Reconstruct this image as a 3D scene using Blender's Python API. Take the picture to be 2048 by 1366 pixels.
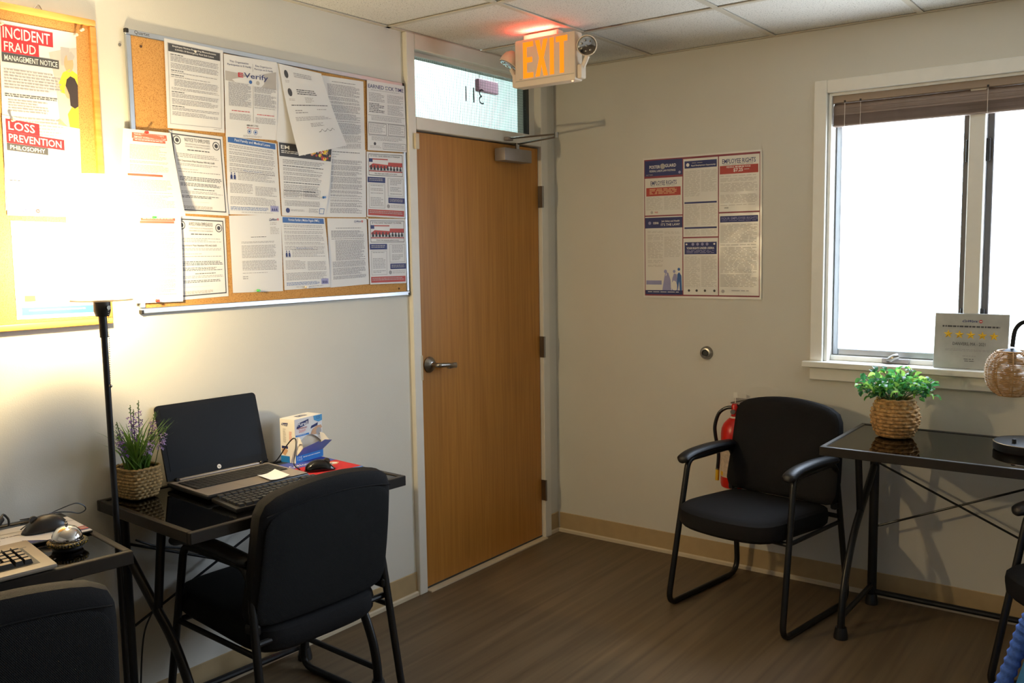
import bpy, bmesh, math, random
from mathutils import Vector, Matrix, Quaternion, noise

scene = bpy.context.scene
for o in list(bpy.data.objects):
    bpy.data.objects.remove(o)
C = scene.collection
RND = random.Random(11)
PI = math.pi

# ------------------------------------------------------------------ camera
YAW, PITCH, ROLL = 0.6419, -0.0996, -0.0153
F_PX = 1814.8
cam_d = bpy.data.cameras.new('camera')
cam_d.sensor_fit = 'HORIZONTAL'
cam_d.sensor_width = 36.0
cam_d.lens = F_PX / 2048.0 * 36.0
cam_d.clip_start = 0.02
cam = bpy.data.objects.new('camera', cam_d)
C.objects.link(cam)
fw = Vector((math.cos(YAW) * math.cos(PITCH), math.sin(YAW) * math.cos(PITCH), math.sin(PITCH)))
rt = fw.cross(Vector((0, 0, 1))).normalized()
up = rt.cross(fw)
r2 = math.cos(ROLL) * rt + math.sin(ROLL) * up
u2 = -math.sin(ROLL) * rt + math.cos(ROLL) * up
cam.matrix_world = Matrix(((r2.x, u2.x, -fw.x, -4.0247), (r2.y, u2.y, -fw.y, -2.712),
                           (r2.z, u2.z, -fw.z, 1.5268), (0, 0, 0, 1)))
scene.camera = cam

# ------------------------------------------------------------------ light
SKY = 14.0
w = bpy.data.worlds.new('sky')
scene.world = w
w.use_nodes = True
bg = w.node_tree.nodes['Background']
# overcast sky above the horizon, pale sunlit ground below it
wt = w.node_tree
tcw = wt.nodes.new('ShaderNodeTexCoord')
spw = wt.nodes.new('ShaderNodeSeparateXYZ')
wt.links.new(tcw.outputs['Generated'], spw.inputs[0])
rpw = wt.nodes.new('ShaderNodeValToRGB')
mrw = wt.nodes.new('ShaderNodeMapRange')
mrw.inputs['From Min'].default_value = -0.04
mrw.inputs['From Max'].default_value = 0.04
wt.links.new(spw.outputs['Z'], mrw.inputs[0])
rpw.color_ramp.elements[0].color = (0.80, 0.86, 0.92, 1)
rpw.color_ramp.elements[1].color = (0.82, 0.96, 1.18, 1)
wt.links.new(mrw.outputs[0], rpw.inputs[0])
wt.links.new(rpw.outputs[0], bg.inputs[0])
bg.inputs[1].default_value = SKY
LAMP_POWER = 185.0
LAMP_COLOR = (1.0, 0.87, 0.61)
HALL_EMIT = 40.0

def portal(name, x, y0, y1, z0, z1):
    d = bpy.data.lights.new(name, 'AREA')
    d.shape = 'RECTANGLE'
    d.size = abs(y1 - y0)
    d.size_y = abs(z1 - z0)
    d.cycles.is_portal = True
    o = bpy.data.objects.new(name, d)
    o.location = (x, (y0 + y1) / 2, (z0 + z1) / 2)
    o.rotation_euler = (PI / 2, 0, PI / 2)
    C.objects.link(o)
    return o
portal('sky_portal', 0.14, -2.60, -1.425, 1.015, 2.18)
portal('sky_portal', 0.14, -4.40, -3.225, 1.015, 2.18)

scene.view_settings.view_transform = 'Standard'
scene.view_settings.look = 'None'
scene.view_settings.exposure = 0.15
scene.view_settings.gamma = 1.0
scene.view_settings.use_curve_mapping = False
scene.cycles.max_bounces = 7
scene.cycles.diffuse_bounces = 4
scene.cycles.glossy_bounces = 3
scene.cycles.use_adaptive_sampling = True
scene.cycles.adaptive_threshold = 0.02
scene.cycles.transparent_max_bounces = 16
scene.cycles.sample_clamp_indirect = 6.0
scene.cycles.caustics_reflective = False
scene.cycles.caustics_refractive = False

# ------------------------------------------------------------------ materials
def lin(c):
    return tuple(((v / 255.0) / 12.92 if v / 255.0 <= 0.04045 else ((v / 255.0 + 0.055) / 1.055) ** 2.4) for v in c)

MATS = {}
def pm(name, col, rough=0.6, metal=0.0, var=0.06, vs=18.0, bump=0.0, bs=120.0, spec=0.5, coat=0.0, stretch=(1, 1, 1)):
    """plain procedural material: noise-tinted base colour and optional fine relief"""
    m = bpy.data.materials.new(name)
    m.use_nodes = True
    nt = m.node_tree
    b = nt.nodes['Principled BSDF']
    c = lin(col)
    tc = nt.nodes.new('ShaderNodeTexCoord')
    mp = nt.nodes.new('ShaderNodeMapping')
    mp.inputs['Scale'].default_value = stretch
    nt.links.new(tc.outputs['Object'], mp.inputs[0])
    nz = nt.nodes.new('ShaderNodeTexNoise')
    nz.inputs['Scale'].default_value = vs
    nz.inputs['Detail'].default_value = 4
    nt.links.new(mp.outputs[0], nz.inputs['Vector'])
    rp = nt.nodes.new('ShaderNodeValToRGB')
    rp.color_ramp.elements[0].position = 0.3
    rp.color_ramp.elements[1].position = 0.7
    rp.color_ramp.elements[0].color = tuple(v * (1 - var) for v in c) + (1,)
    rp.color_ramp.elements[1].color = tuple(min(1, v * (1 + var)) for v in c) + (1,)
    nt.links.new(nz.outputs['Fac'], rp.inputs[0])
    nt.links.new(rp.outputs[0], b.inputs['Base Color'])
    b.inputs['Roughness'].default_value = rough
    b.inputs['Metallic'].default_value = metal
    b.inputs['Specular IOR Level'].default_value = spec
    if coat:
        b.inputs['Coat Weight'].default_value = coat
        b.inputs['Coat Roughness'].default_value = 0.08
    if bump:
        n2 = nt.nodes.new('ShaderNodeTexNoise')
        n2.inputs['Scale'].default_value = bs
        n2.inputs['Detail'].default_value = 3
        nt.links.new(mp.outputs[0], n2.inputs['Vector'])
        bp = nt.nodes.new('ShaderNodeBump')
        bp.inputs['Strength'].default_value = bump
        bp.inputs['Distance'].default_value = 0.004
        nt.links.new(n2.outputs['Fac'], bp.inputs['Height'])
        nt.links.new(bp.outputs[0], b.inputs['Normal'])
    MATS[name] = m
    return m

def nodes(m):
    return m.node_tree, m.node_tree.nodes, m.node_tree.links

def wood(name, c0, c1, rough, axis, scale=1.0, fine=60.0):
    m = pm(name, c0, rough)
    nt, N, L = nodes(m)
    b = N['Principled BSDF']
    tc = N.new('ShaderNodeTexCoord')
    mp = N.new('ShaderNodeMapping')
    s = [fine, fine, fine]
    s[axis] = fine * 0.035
    mp.inputs['Scale'].default_value = s
    L.new(tc.outputs['Object'], mp.inputs[0])
    n1 = N.new('ShaderNodeTexNoise')
    n1.inputs['Scale'].default_value = scale
    n1.inputs['Detail'].default_value = 6
    n1.inputs['Distortion'].default_value = 0.6
    L.new(mp.outputs[0], n1.inputs['Vector'])
    rp = N.new('ShaderNodeValToRGB')
    rp.color_ramp.elements[0].position = 0.32
    rp.color_ramp.elements[1].position = 0.68
    rp.color_ramp.elements[0].color = lin(c0) + (1,)
    rp.color_ramp.elements[1].color = lin(c1) + (1,)
    L.new(n1.outputs['Fac'], rp.inputs[0])
    L.new(rp.outputs[0], b.inputs['Base Color'])
    bp = N.new('ShaderNodeBump')
    bp.inputs['Strength'].default_value = 0.08
    bp.inputs['Distance'].default_value = 0.002
    L.new(n1.outputs['Fac'], bp.inputs['Height'])
    L.new(bp.outputs[0], b.inputs['Normal'])
    return m

def speckle(name, c0, c1, scale, thr, rough=0.9, bump=0.5):
    m = pm(name, c0, rough)
    nt, N, L = nodes(m)
    b = N['Principled BSDF']
    tc = N.new('ShaderNodeTexCoord')
    n1 = N.new('ShaderNodeTexNoise')
    n1.inputs['Scale'].default_value = scale
    n1.inputs['Detail'].default_value = 2
    n1.inputs['Roughness'].default_value = 0.7
    L.new(tc.outputs['Object'], n1.inputs['Vector'])
    rp = N.new('ShaderNodeValToRGB')
    rp.color_ramp.elements[0].position = thr - 0.06
    rp.color_ramp.elements[1].position = thr + 0.06
    rp.color_ramp.elements[0].color = lin(c1) + (1,)
    rp.color_ramp.elements[1].color = lin(c0) + (1,)
    L.new(n1.outputs['Fac'], rp.inputs[0])
    L.new(rp.outputs[0], b.inputs['Base Color'])
    bp = N.new('ShaderNodeBump')
    bp.inputs['Strength'].default_value = bump
    bp.inputs['Distance'].default_value = 0.004
    L.new(rp.outputs[0], bp.inputs['Height'])
    L.new(bp.outputs[0], b.inputs['Normal'])
    return m

def emit(name, col, strength):
    m = bpy.data.materials.new(name)
    m.use_nodes = True
    nt, N, L = nodes(m)
    N.remove(N['Principled BSDF'])
    e = N.new('ShaderNodeEmission')
    e.inputs[0].default_value = tuple(col) + (1,)
    e.inputs[1].default_value = strength
    L.new(e.outputs[0], N['Material Output'].inputs[0])
    MATS[name] = m
    return m

def glass(name, tint, rough=0.02, ior=1.45):
    m = bpy.data.materials.new(name)
    m.use_nodes = True
    nt, N, L = nodes(m)
    N.remove(N['Principled BSDF'])
    t = N.new('ShaderNodeBsdfTransparent')
    t.inputs[0].default_value = tuple(tint) + (1,)
    g = N.new('ShaderNodeBsdfGlossy')
    g.inputs['Roughness'].default_value = rough
    fr = N.new('ShaderNodeFresnel')
    # both faces of the pane reflect alike (no total internal reflection inside a thin sheet)
    ge = N.new('ShaderNodeNewGeometry')
    mr = N.new('ShaderNodeMapRange')
    mr.inputs['To Min'].default_value = ior
    mr.inputs['To Max'].default_value = 1.0 / ior
    L.new(ge.outputs['Backfacing'], mr.inputs[0])
    L.new(mr.outputs[0], fr.inputs[0])
    mx = N.new('ShaderNodeMixShader')
    L.new(fr.outputs[0], mx.inputs[0])
    L.new(t.outputs[0], mx.inputs[1])
    L.new(g.outputs[0], mx.inputs[2])
    L.new(mx.outputs[0], N['Material Output'].inputs[0])
    MATS[name] = m
    return m

def weave(name, col, scale, rough=0.75, strength=0.6):
    m = pm(name, col, rough, spec=0.3)
    nt, N, L = nodes(m)
    b = N['Principled BSDF']
    tc = N.new('ShaderNodeTexCoord')
    hs = []
    for rot in (0.6, -0.6):
        mp = N.new('ShaderNodeMapping')
        mp.inputs['Rotation'].default_value = (rot, 0, 0)
        L.new(tc.outputs['Object'], mp.inputs[0])
        wv = N.new('ShaderNodeTexWave')
        wv.bands_direction = 'Y'
        wv.inputs['Scale'].default_value = scale
        L.new(mp.outputs[0], wv.inputs['Vector'])
        hs.append(wv)
    mu = N.new('ShaderNodeMath')
    mu.operation = 'MULTIPLY'
    L.new(hs[0].outputs['Fac'], mu.inputs[0])
    L.new(hs[1].outputs['Fac'], mu.inputs[1])
    bp = N.new('ShaderNodeBump')
    bp.inputs['Strength'].default_value = strength
    bp.inputs['Distance'].default_value = 0.003
    L.new(mu.outputs[0], bp.inputs['Height'])
    L.new(bp.outputs[0], b.inputs['Normal'])
    return m

pm('wall_paint', (213, 209, 198), 0.85, var=0.02, vs=3, bump=0.12, bs=260)
pm('white_paint', (236, 233, 224), 0.45, var=0.02)
pm('frame_paint', (222, 217, 206), 0.5, var=0.02)
pm('base_vinyl', (176, 152, 112), 0.6, var=0.05)
pm('base_toe', (200, 186, 160), 0.6, var=0.05)
speckle('tile', (222, 219, 212), (120, 115, 106), 190, 0.36)
pm('tbar', (196, 188, 172), 0.5, var=0.03)
wood('floor_wood', (86, 70, 49), (110, 92, 68), 0.5, 0, 1.0, 26.0)
wood('door_wood', (164, 108, 43), (184, 126, 55), 0.4, 2, 1.0, 60.0)
wood('pine', (206, 142, 62), (228, 170, 88), 0.45, 0, 1.0, 50.0)
speckle('cork', (196, 146, 82), (150, 100, 48), 420, 0.42, bump=0.3)
pm('aluminium', (190, 196, 204), 0.35, 0.9, var=0.03)
pm('brushed', (150, 146, 140), 0.3, 1.0, var=0.08)
pm('chrome', (215, 215, 218), 0.08, 1.0, var=0.02)
pm('closer_metal', (150, 142, 138), 0.5, 0.5, var=0.04)
pm('dark_metal', (46, 43, 41), 0.42, 0.6, var=0.08)
pm('desk_metal', (62, 58, 54), 0.4, 0.8, var=0.08)
pm('black_metal', (24, 23, 24), 0.4, 0.3, var=0.1)
pm('bronze_sash', (92, 86, 82), 0.5, 0.2, var=0.05)
glass('smoked_glass', (0.20, 0.17, 0.14), 0.015, 1.9)
glass('clear_glass', (0.97, 0.98, 0.98), 0.01)
glass('wired_glass', (0.86, 0.93, 0.92), 0.05)
pm('fabric_black', (12, 11, 13), 0.75, var=0.2, vs=300, bump=0.5, bs=700, spec=0.25)
weave('weave_black', (10, 11, 13), 95, strength=0.9)
pm('arm_rubber', (17, 16, 17), 0.45, var=0.1, spec=0.5, bump=0.15, bs=500)
pm('tube_black', (16, 15, 15), 0.35, 0.2, var=0.1)
pm('plastic_black', (22, 22, 24), 0.35, var=0.1)
pm('plastic_gloss', (14, 14, 15), 0.1, var=0.05)
pm('key_black', (44, 43, 42), 0.5, var=0.1)
pm('laptop_silver', (158, 150, 144), 0.42, 0.35, var=0.03)
pm('lid_black', (13, 13, 15), 0.5, var=0.1, spec=0.15)
pm('screen', (12, 14, 19), 0.4, var=0.05, spec=0.12)
pm('kb_grey', (128, 116, 100), 0.55, var=0.05)
pm('paper', (222, 221, 221), 0.75, var=0.012, vs=6)
pm('paper_gloss', (228, 225, 218), 0.22, var=0.012, vs=6, spec=0.5)
pm('ink', (62, 62, 68), 0.7)
pm('ink_grey', (156, 153, 156), 0.7)
pm('ink_pale', (194, 189, 182), 0.5)
pm('ink_light', (178, 173, 170), 0.7)
pm('ink_navy', (38, 48, 104), 0.6)
pm('ink_blue', (52, 96, 160), 0.6)
pm('ink_sky', (84, 164, 214), 0.6)
pm('ink_red', (188, 40, 50), 0.6)
pm('ink_brick', (176, 66, 58), 0.6)
pm('ink_maroon', (128, 44, 62), 0.5)
pm('ink_coral', (222, 100, 78), 0.6)
pm('ink_peach', (226, 190, 168), 0.6)
pm('ink_charcoal', (66, 66, 70), 0.6)
pm('ink_white', (240, 238, 234), 0.6)
pm('ink_yellow', (240, 206, 60), 0.6)
pm('ink_skin', (214, 168, 130), 0.6)
pm('ink_hair', (52, 42, 40), 0.6)
pm('ink_lilac', (150, 150, 190), 0.6)
pm('pin_red', (200, 50, 30), 0.3)
pm('pin_green', (50, 170, 70), 0.3)
pm('pin_blue', (30, 90, 160), 0.3)
pm('pin_clear', (205, 195, 180), 0.25)
pm('pin_brown', (70, 44, 24), 0.4)
pm('pin_white', (225, 222, 214), 0.3)
pm('sign_housing', (228, 212, 192), 0.5, var=0.02)
emit('exit_red', (1.0, 0.21, 0.01), 1.5)
emit('exit_led', (1.0, 0.07, 0.05), 320.0)
emit('led_dot', (1.0, 0.45, 0.2), 3.0)
emit('hall_light', (0.88, 0.94, 1.0), HALL_EMIT)
emit('bulb_glow', (1.0, 0.82, 0.55), 12.0)
pm('extinguisher_red', (196, 30, 20), 0.28, var=0.06)
pm('tag_white', (226, 222, 210), 0.6)
pm('label_cream', (200, 180, 160), 0.6, var=0.2, vs=60)
pm('yellow_plastic', (226, 180, 40), 0.45)
pm('rubber', (60, 58, 54), 0.7)
pm('seagrass', (148, 122, 78), 0.85, var=0.5, vs=140, bump=0.3, bs=300)
pm('hyacinth', (172, 132, 82), 0.8, var=0.5, vs=70, bump=0.3, bs=200)
pm('rattan', (176, 138, 90), 0.55, var=0.2, vs=120)
pm('soil', (40, 34, 24), 0.9, var=0.3, vs=80)
pm('leaf_green', (70, 150, 66), 0.38, var=0.3, vs=30)
pm('leaf_lime', (150, 200, 84), 0.38, var=0.2, vs=30)
pm('leaf_deep', (40, 104, 60), 0.38, var=0.3, vs=30)
pm('grass_green', (96, 128, 62), 0.5, var=0.3, vs=40)
pm('violet', (104, 58, 144), 0.6, var=0.3, vs=200)
pm('lilac', (176, 150, 200), 0.6, var=0.2, vs=200)
pm('stem', (70, 96, 52), 0.6)
pm('note_white', (248, 248, 248), 0.6, var=0.005)
pm('box_white', (240, 236, 230), 0.5, var=0.01)
pm('box_inside', (226, 210, 184), 0.7)
pm('box_blue', (40, 128, 206), 0.5)
pm('box_periwinkle', (116, 134, 196), 0.5)
pm('mat_red', (190, 36, 40), 0.7)
pm('mat_blue', (74, 86, 172), 0.7)
pm('mat_edge', (96, 130, 190), 0.7)
speckle('gold_glitter', (16, 13, 8), (226, 186, 40), 330, 0.40, 0.35, 0.8)
pm('gold', (226, 178, 40), 0.3, 0.5, var=0.1)
pm('brass_dull', (120, 96, 60), 0.4, 0.7)
pm('plaque_silver', (176, 178, 176), 0.3, 0.4, var=0.12, vs=14)
pm('blind_slat', (140, 122, 112), 0.5, var=0.06, vs=30)
pm('blind_rail', (150, 130, 112), 0.45, var=0.04)
pm('cord_white', (214, 206, 196), 0.7)
pm('blue_knit', (64, 104, 196), 0.85, var=0.2, vs=90, bump=0.3, bs=300)
pm('blue_cloth', (58, 128, 190), 0.8, var=0.1, vs=60)
pm('hall_paint', (196, 206, 200), 0.85, var=0.02)
pm('hall_sign', (176, 120, 140), 0.5)
pm('socket_black', (20, 19, 18), 0.4)

def leafy(name, col, back):
    m = pm(name, col, 0.35, var=0.3, vs=30)
    nt, N, L = nodes(m)
    b = N['Principled BSDF']
    tr = N.new('ShaderNodeBsdfTranslucent')
    tr.inputs[0].default_value = lin(back) + (1,)
    mx = N.new('ShaderNodeMixShader')
    mx.inputs[0].default_value = 0.45
    L.new(b.outputs[0], mx.inputs[1]); L.new(tr.outputs[0], mx.inputs[2])
    L.new(mx.outputs[0], N['Material Output'].inputs[0])
leafy('leaf_green', (76, 138, 66), (110, 180, 84))
leafy('leaf_lime', (160, 205, 96), (190, 235, 110))
leafy('leaf_deep', (44, 92, 58), (70, 140, 76))
leafy('grass_green', (92, 124, 58), (120, 160, 66))

def shade_material():
    m = bpy.data.materials.new('lamp_shade')
    m.use_nodes = True
    nt, N, L = nodes(m)
    N.remove(N['Principled BSDF'])
    tc = N.new('ShaderNodeTexCoord')
    nz = N.new('ShaderNodeTexNoise')
    nz.inputs['Scale'].default_value = 240
    L.new(tc.outputs['Object'], nz.inputs['Vector'])
    rp = N.new('ShaderNodeValToRGB')
    rp.color_ramp.elements[0].color = (0.84, 0.80, 0.72, 1)
    rp.color_ramp.elements[1].color = (0.92, 0.89, 0.82, 1)
    L.new(nz.outputs['Fac'], rp.inputs[0])
    tr = N.new('ShaderNodeBsdfTranslucent')
    tp = N.new('ShaderNodeBsdfTransparent')
    tp.inputs[0].default_value = (0.95, 0.9, 0.8, 1)
    df = N.new('ShaderNodeBsdfDiffuse')
    L.new(rp.outputs[0], tr.inputs[0])
    L.new(rp.outputs[0], df.inputs[0])
    m1 = N.new('ShaderNodeMixShader')
    m1.inputs[0].default_value = 0.3
    L.new(tr.outputs[0], m1.inputs[1])
    L.new(df.outputs[0], m1.inputs[2])
    m2 = N.new('ShaderNodeMixShader')
    m2.inputs[0].default_value = 0.46
    L.new(m1.outputs[0], m2.inputs[1])
    L.new(tp.outputs[0], m2.inputs[2])
    L.new(m2.outputs[0], N['Material Output'].inputs[0])
    MATS['lamp_shade'] = m
shade_material()

# ------------------------------------------------------------------ mesh helpers
class MB:
    def __init__(s):
        s.v = []; s.f = []; s.mi = []
    def add(s, vs, fs, m=0):
        n = len(s.v)
        s.v.extend(tuple(p) for p in vs)
        for q in fs:
            s.f.append(tuple(n + i for i in q)); s.mi.append(m)
        return s
    def box(s, x0, x1, y0, y1, z0, z1, m=0):
        if x0 > x1: x0, x1 = x1, x0
        if y0 > y1: y0, y1 = y1, y0
        if z0 > z1: z0, z1 = z1, z0
        v = [(x0, y0, z0), (x1, y0, z0), (x1, y1, z0), (x0, y1, z0), (x0, y0, z1), (x1, y0, z1), (x1, y1, z1), (x0, y1, z1)]
        return s.add(v, [(0, 3, 2, 1), (4, 5, 6, 7), (0, 1, 5, 4), (1, 2, 6, 5), (2, 3, 7, 6), (3, 0, 4, 7)], m)
    def rbox(s, x0, x1, y0, y1, z0, z1, r=0.003, seg=2, m=0):
        bm = bmesh.new()
        bmesh.ops.create_cube(bm, size=1)
        sx, sy, sz = abs(x1 - x0), abs(y1 - y0), abs(z1 - z0)
        for v in bm.verts:
            v.co = Vector((v.co.x * sx + (x0 + x1) / 2, v.co.y * sy + (y0 + y1) / 2, v.co.z * sz + (z0 + z1) / 2))
        r = min(r, sx * .49, sy * .49, sz * .49)
        bmesh.ops.bevel(bm, geom=list(bm.edges), offset=r, segments=seg, affect='EDGES', profile=0.5)
        bm.verts.index_update()
        s.add([v.co[:] for v in bm.verts], [[v.index for v in f.verts] for f in bm.faces], m)
        bm.free()
        return s
    def tube(s, path, r, seg=10, closed=False, m=0, sx=1.0, sy=1.0, cap=True, upv=(0, 0, 1)):
        P = [Vector(p) for p in path]
        n = len(P)
        rr = r if hasattr(r, '__len__') else [r] * n
        rings = []
        nrm = None
        for i in range(n):
            if closed:
                t = (P[(i + 1) % n] - P[i - 1]).normalized()
            else:
                t = (P[min(i + 1, n - 1)] - P[max(i - 1, 0)]).normalized()
            if nrm is None:
                a = Vector(upv)
                if abs(a.dot(t)) > 0.95: a = Vector((1, 0, 0)) if abs(t.x) < .9 else Vector((0, 1, 0))
                nrm = (a - t * a.dot(t)).normalized()
            else:
                nrm = (nrm - t * nrm.dot(t)).normalized()
            b = t.cross(nrm)
            rings.append([P[i] + (nrm * math.sin(2 * PI * k / seg) * sy + b * math.cos(2 * PI * k / seg) * sx) * rr[i] for k in range(seg)])
        vs = [p for rg in rings for p in rg]
        fs = []
        last = n if closed else n - 1
        for i in range(last):
            j = (i + 1) % n
            for k in range(seg):
                l = (k + 1) % seg
                fs.append((i * seg + k, i * seg + l, j * seg + l, j * seg + k))
        if not closed and cap:
            fs.append(tuple(reversed(range(seg))))
            fs.append(tuple((n - 1) * seg + k for k in range(seg)))
        return s.add(vs, fs, m)
    def lathe(s, prof, seg=24, c=(0, 0, 0), axis='Z', m=0, cap=True):
        c = Vector(c)
        vs = []
        for r, h in prof:
            for k in range(seg):
                a = 2 * PI * k / seg
                p = (r * math.cos(a), r * math.sin(a), h)
                if axis == 'X': p = (h, p[0], p[1])
                elif axis == 'Y': p = (p[0], h, p[1])
                vs.append(c + Vector(p))
        n = len(prof)
        fs = []
        for i in range(n - 1):
            for k in range(seg):
                l = (k + 1) % seg
                fs.append((i * seg + k, i * seg + l, (i + 1) * seg + l, (i + 1) * seg + k))
        if cap:
            fs.append(tuple(reversed(range(seg))))
            fs.append(tuple((n - 1) * seg + k for k in range(seg)))
        return s.add(vs, fs, m)
    def grid(s, fn, nu, nv, m=0, wrap=False):
        vs = [fn(i / nu, j / nv) for j in range(nv + 1) for i in range(nu + (0 if wrap else 1))]
        W = nu if wrap else nu + 1
        fs = []
        for j in range(nv):
            for i in range(nu):
                k = (i + 1) % W if wrap else i + 1
                fs.append((j * W + i, j * W + k, (j + 1) * W + k, (j + 1) * W + i))
        return s.add(vs, fs, m)
    def prism(s, poly, fn, h0, h1, m=0):
        n = len(poly)
        vs = [fn(p[0], p[1], h0) for p in poly] + [fn(p[0], p[1], h1) for p in poly]
        fs = [tuple(reversed(range(n))), tuple(range(n, 2 * n))]
        for i in range(n):
            j = (i + 1) % n
            fs.append((i, j, n + j, n + i))
        return s.add(vs, fs, m)
    def build(s, name, mats, parent=None, smooth=True, angle=35, kind=None, label=None):
        me = bpy.data.meshes.new(name)
        me.from_pydata(s.v, [], s.f)
        if isinstance(mats, str): mats = [mats]
        for q in mats: me.materials.append(MATS[q])
        if len(mats) > 1:
            me.polygons.foreach_set('material_index', s.mi)
        bm = bmesh.new(); bm.from_mesh(me)
        bmesh.ops.recalc_face_normals(bm, faces=bm.faces)
        bm.to_mesh(me); bm.free()
        if smooth:
            me.shade_smooth()
            me.set_sharp_from_angle(angle=math.radians(angle))
        me.update()
        o = bpy.data.objects.new(name, me)
        C.objects.link(o)
        if parent: o.parent = parent
        if kind: o['kind'] = kind
        if label: o['label'] = label
        return o

def tag(o, label, cat, group=None):
    o['label'] = label; o['category'] = cat
    if group: o['group'] = group
    return o
def thing(name, label, cat, loc=(0, 0, 0), rz=0.0, group=None):
    o = bpy.data.objects.new(name, None)
    C.objects.link(o)
    o.location = loc; o.rotation_euler = (0, 0, rz)
    o.empty_display_size = 0.05
    return tag(o, label, cat, group)
def struct(name, label, loc=(0, 0, 0)):
    o = bpy.data.objects.new(name, None)
    C.objects.link(o)
    o.location = loc
    o['kind'] = 'structure'; o['label'] = label
    return o
def copy_part(src, parent, loc=None, rot=None, scale=None):
    o = src.copy()
    C.objects.link(o)
    o.parent = parent
    if loc is not None: o.location = loc
    if rot is not None: o.rotation_euler = rot
    if scale is not None: o.scale = scale
    return o
def smooth_path(pts, n=8):
    P = [Vector(p) for p in pts]
    out = []
    for i in range(len(P) - 1):
        p0 = P[max(i - 1, 0)]; p1 = P[i]; p2 = P[i + 1]; p3 = P[min(i + 2, len(P) - 1)]
        for k in range(n):
            t = k / n
            out.append(0.5 * ((2 * p1) + (p2 - p0) * t + (2 * p0 - 5 * p1 + 4 * p2 - p3) * t * t + (3 * p1 - p0 - 3 * p2 + p3) * t ** 3))
    out.append(P[-1])
    return out
def fillet(pts, rads, n=7, closed=True):
    P = [Vector(p) for p in pts]
    out = []
    N = len(P)
    for i in range(N):
        if not closed and i in (0, N - 1):
            out.append(P[i]); continue
        a = (P[i - 1] - P[i]); b = (P[(i + 1) % N] - P[i])
        r = rads[i]
        ang = a.angle(b)
        d = min(r / math.tan(ang / 2), a.length * .45, b.length * .45)
        p0 = P[i] + a.normalized() * d; p1 = P[i] + b.normalized() * d
        for k in range(n + 1):
            t = k / n
            out.append((1 - t) ** 2 * p0 + 2 * t * (1 - t) * P[i] + t * t * p1)
    return out

TXT = {}
def text_mesh(s, bold=0.0):
    k = (s, bold)
    if k not in TXT:
        cu = bpy.data.curves.new('lettering', 'FONT')
        cu.body = s; cu.offset = bold; cu.resolution_u = 2
        ob = bpy.data.objects.new('lettering', cu)
        me = bpy.data.meshes.new_from_object(ob)
        vs = [(v.co.x, v.co.y) for v in me.vertices]
        fs = [tuple(p.vertices) for p in me.polygons]
        bpy.data.objects.remove(ob); bpy.data.curves.remove(cu); bpy.data.meshes.remove(me)
        x0 = min(v[0] for v in vs); x1 = max(v[0] for v in vs)
        y0 = min(v[1] for v in vs); y1 = max(v[1] for v in vs)
        TXT[k] = ([((v[0] - x0) / (x1 - x0), (v[1] - y0) / (y1 - y0)) for v in vs], fs)
    return TXT[k]

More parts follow.
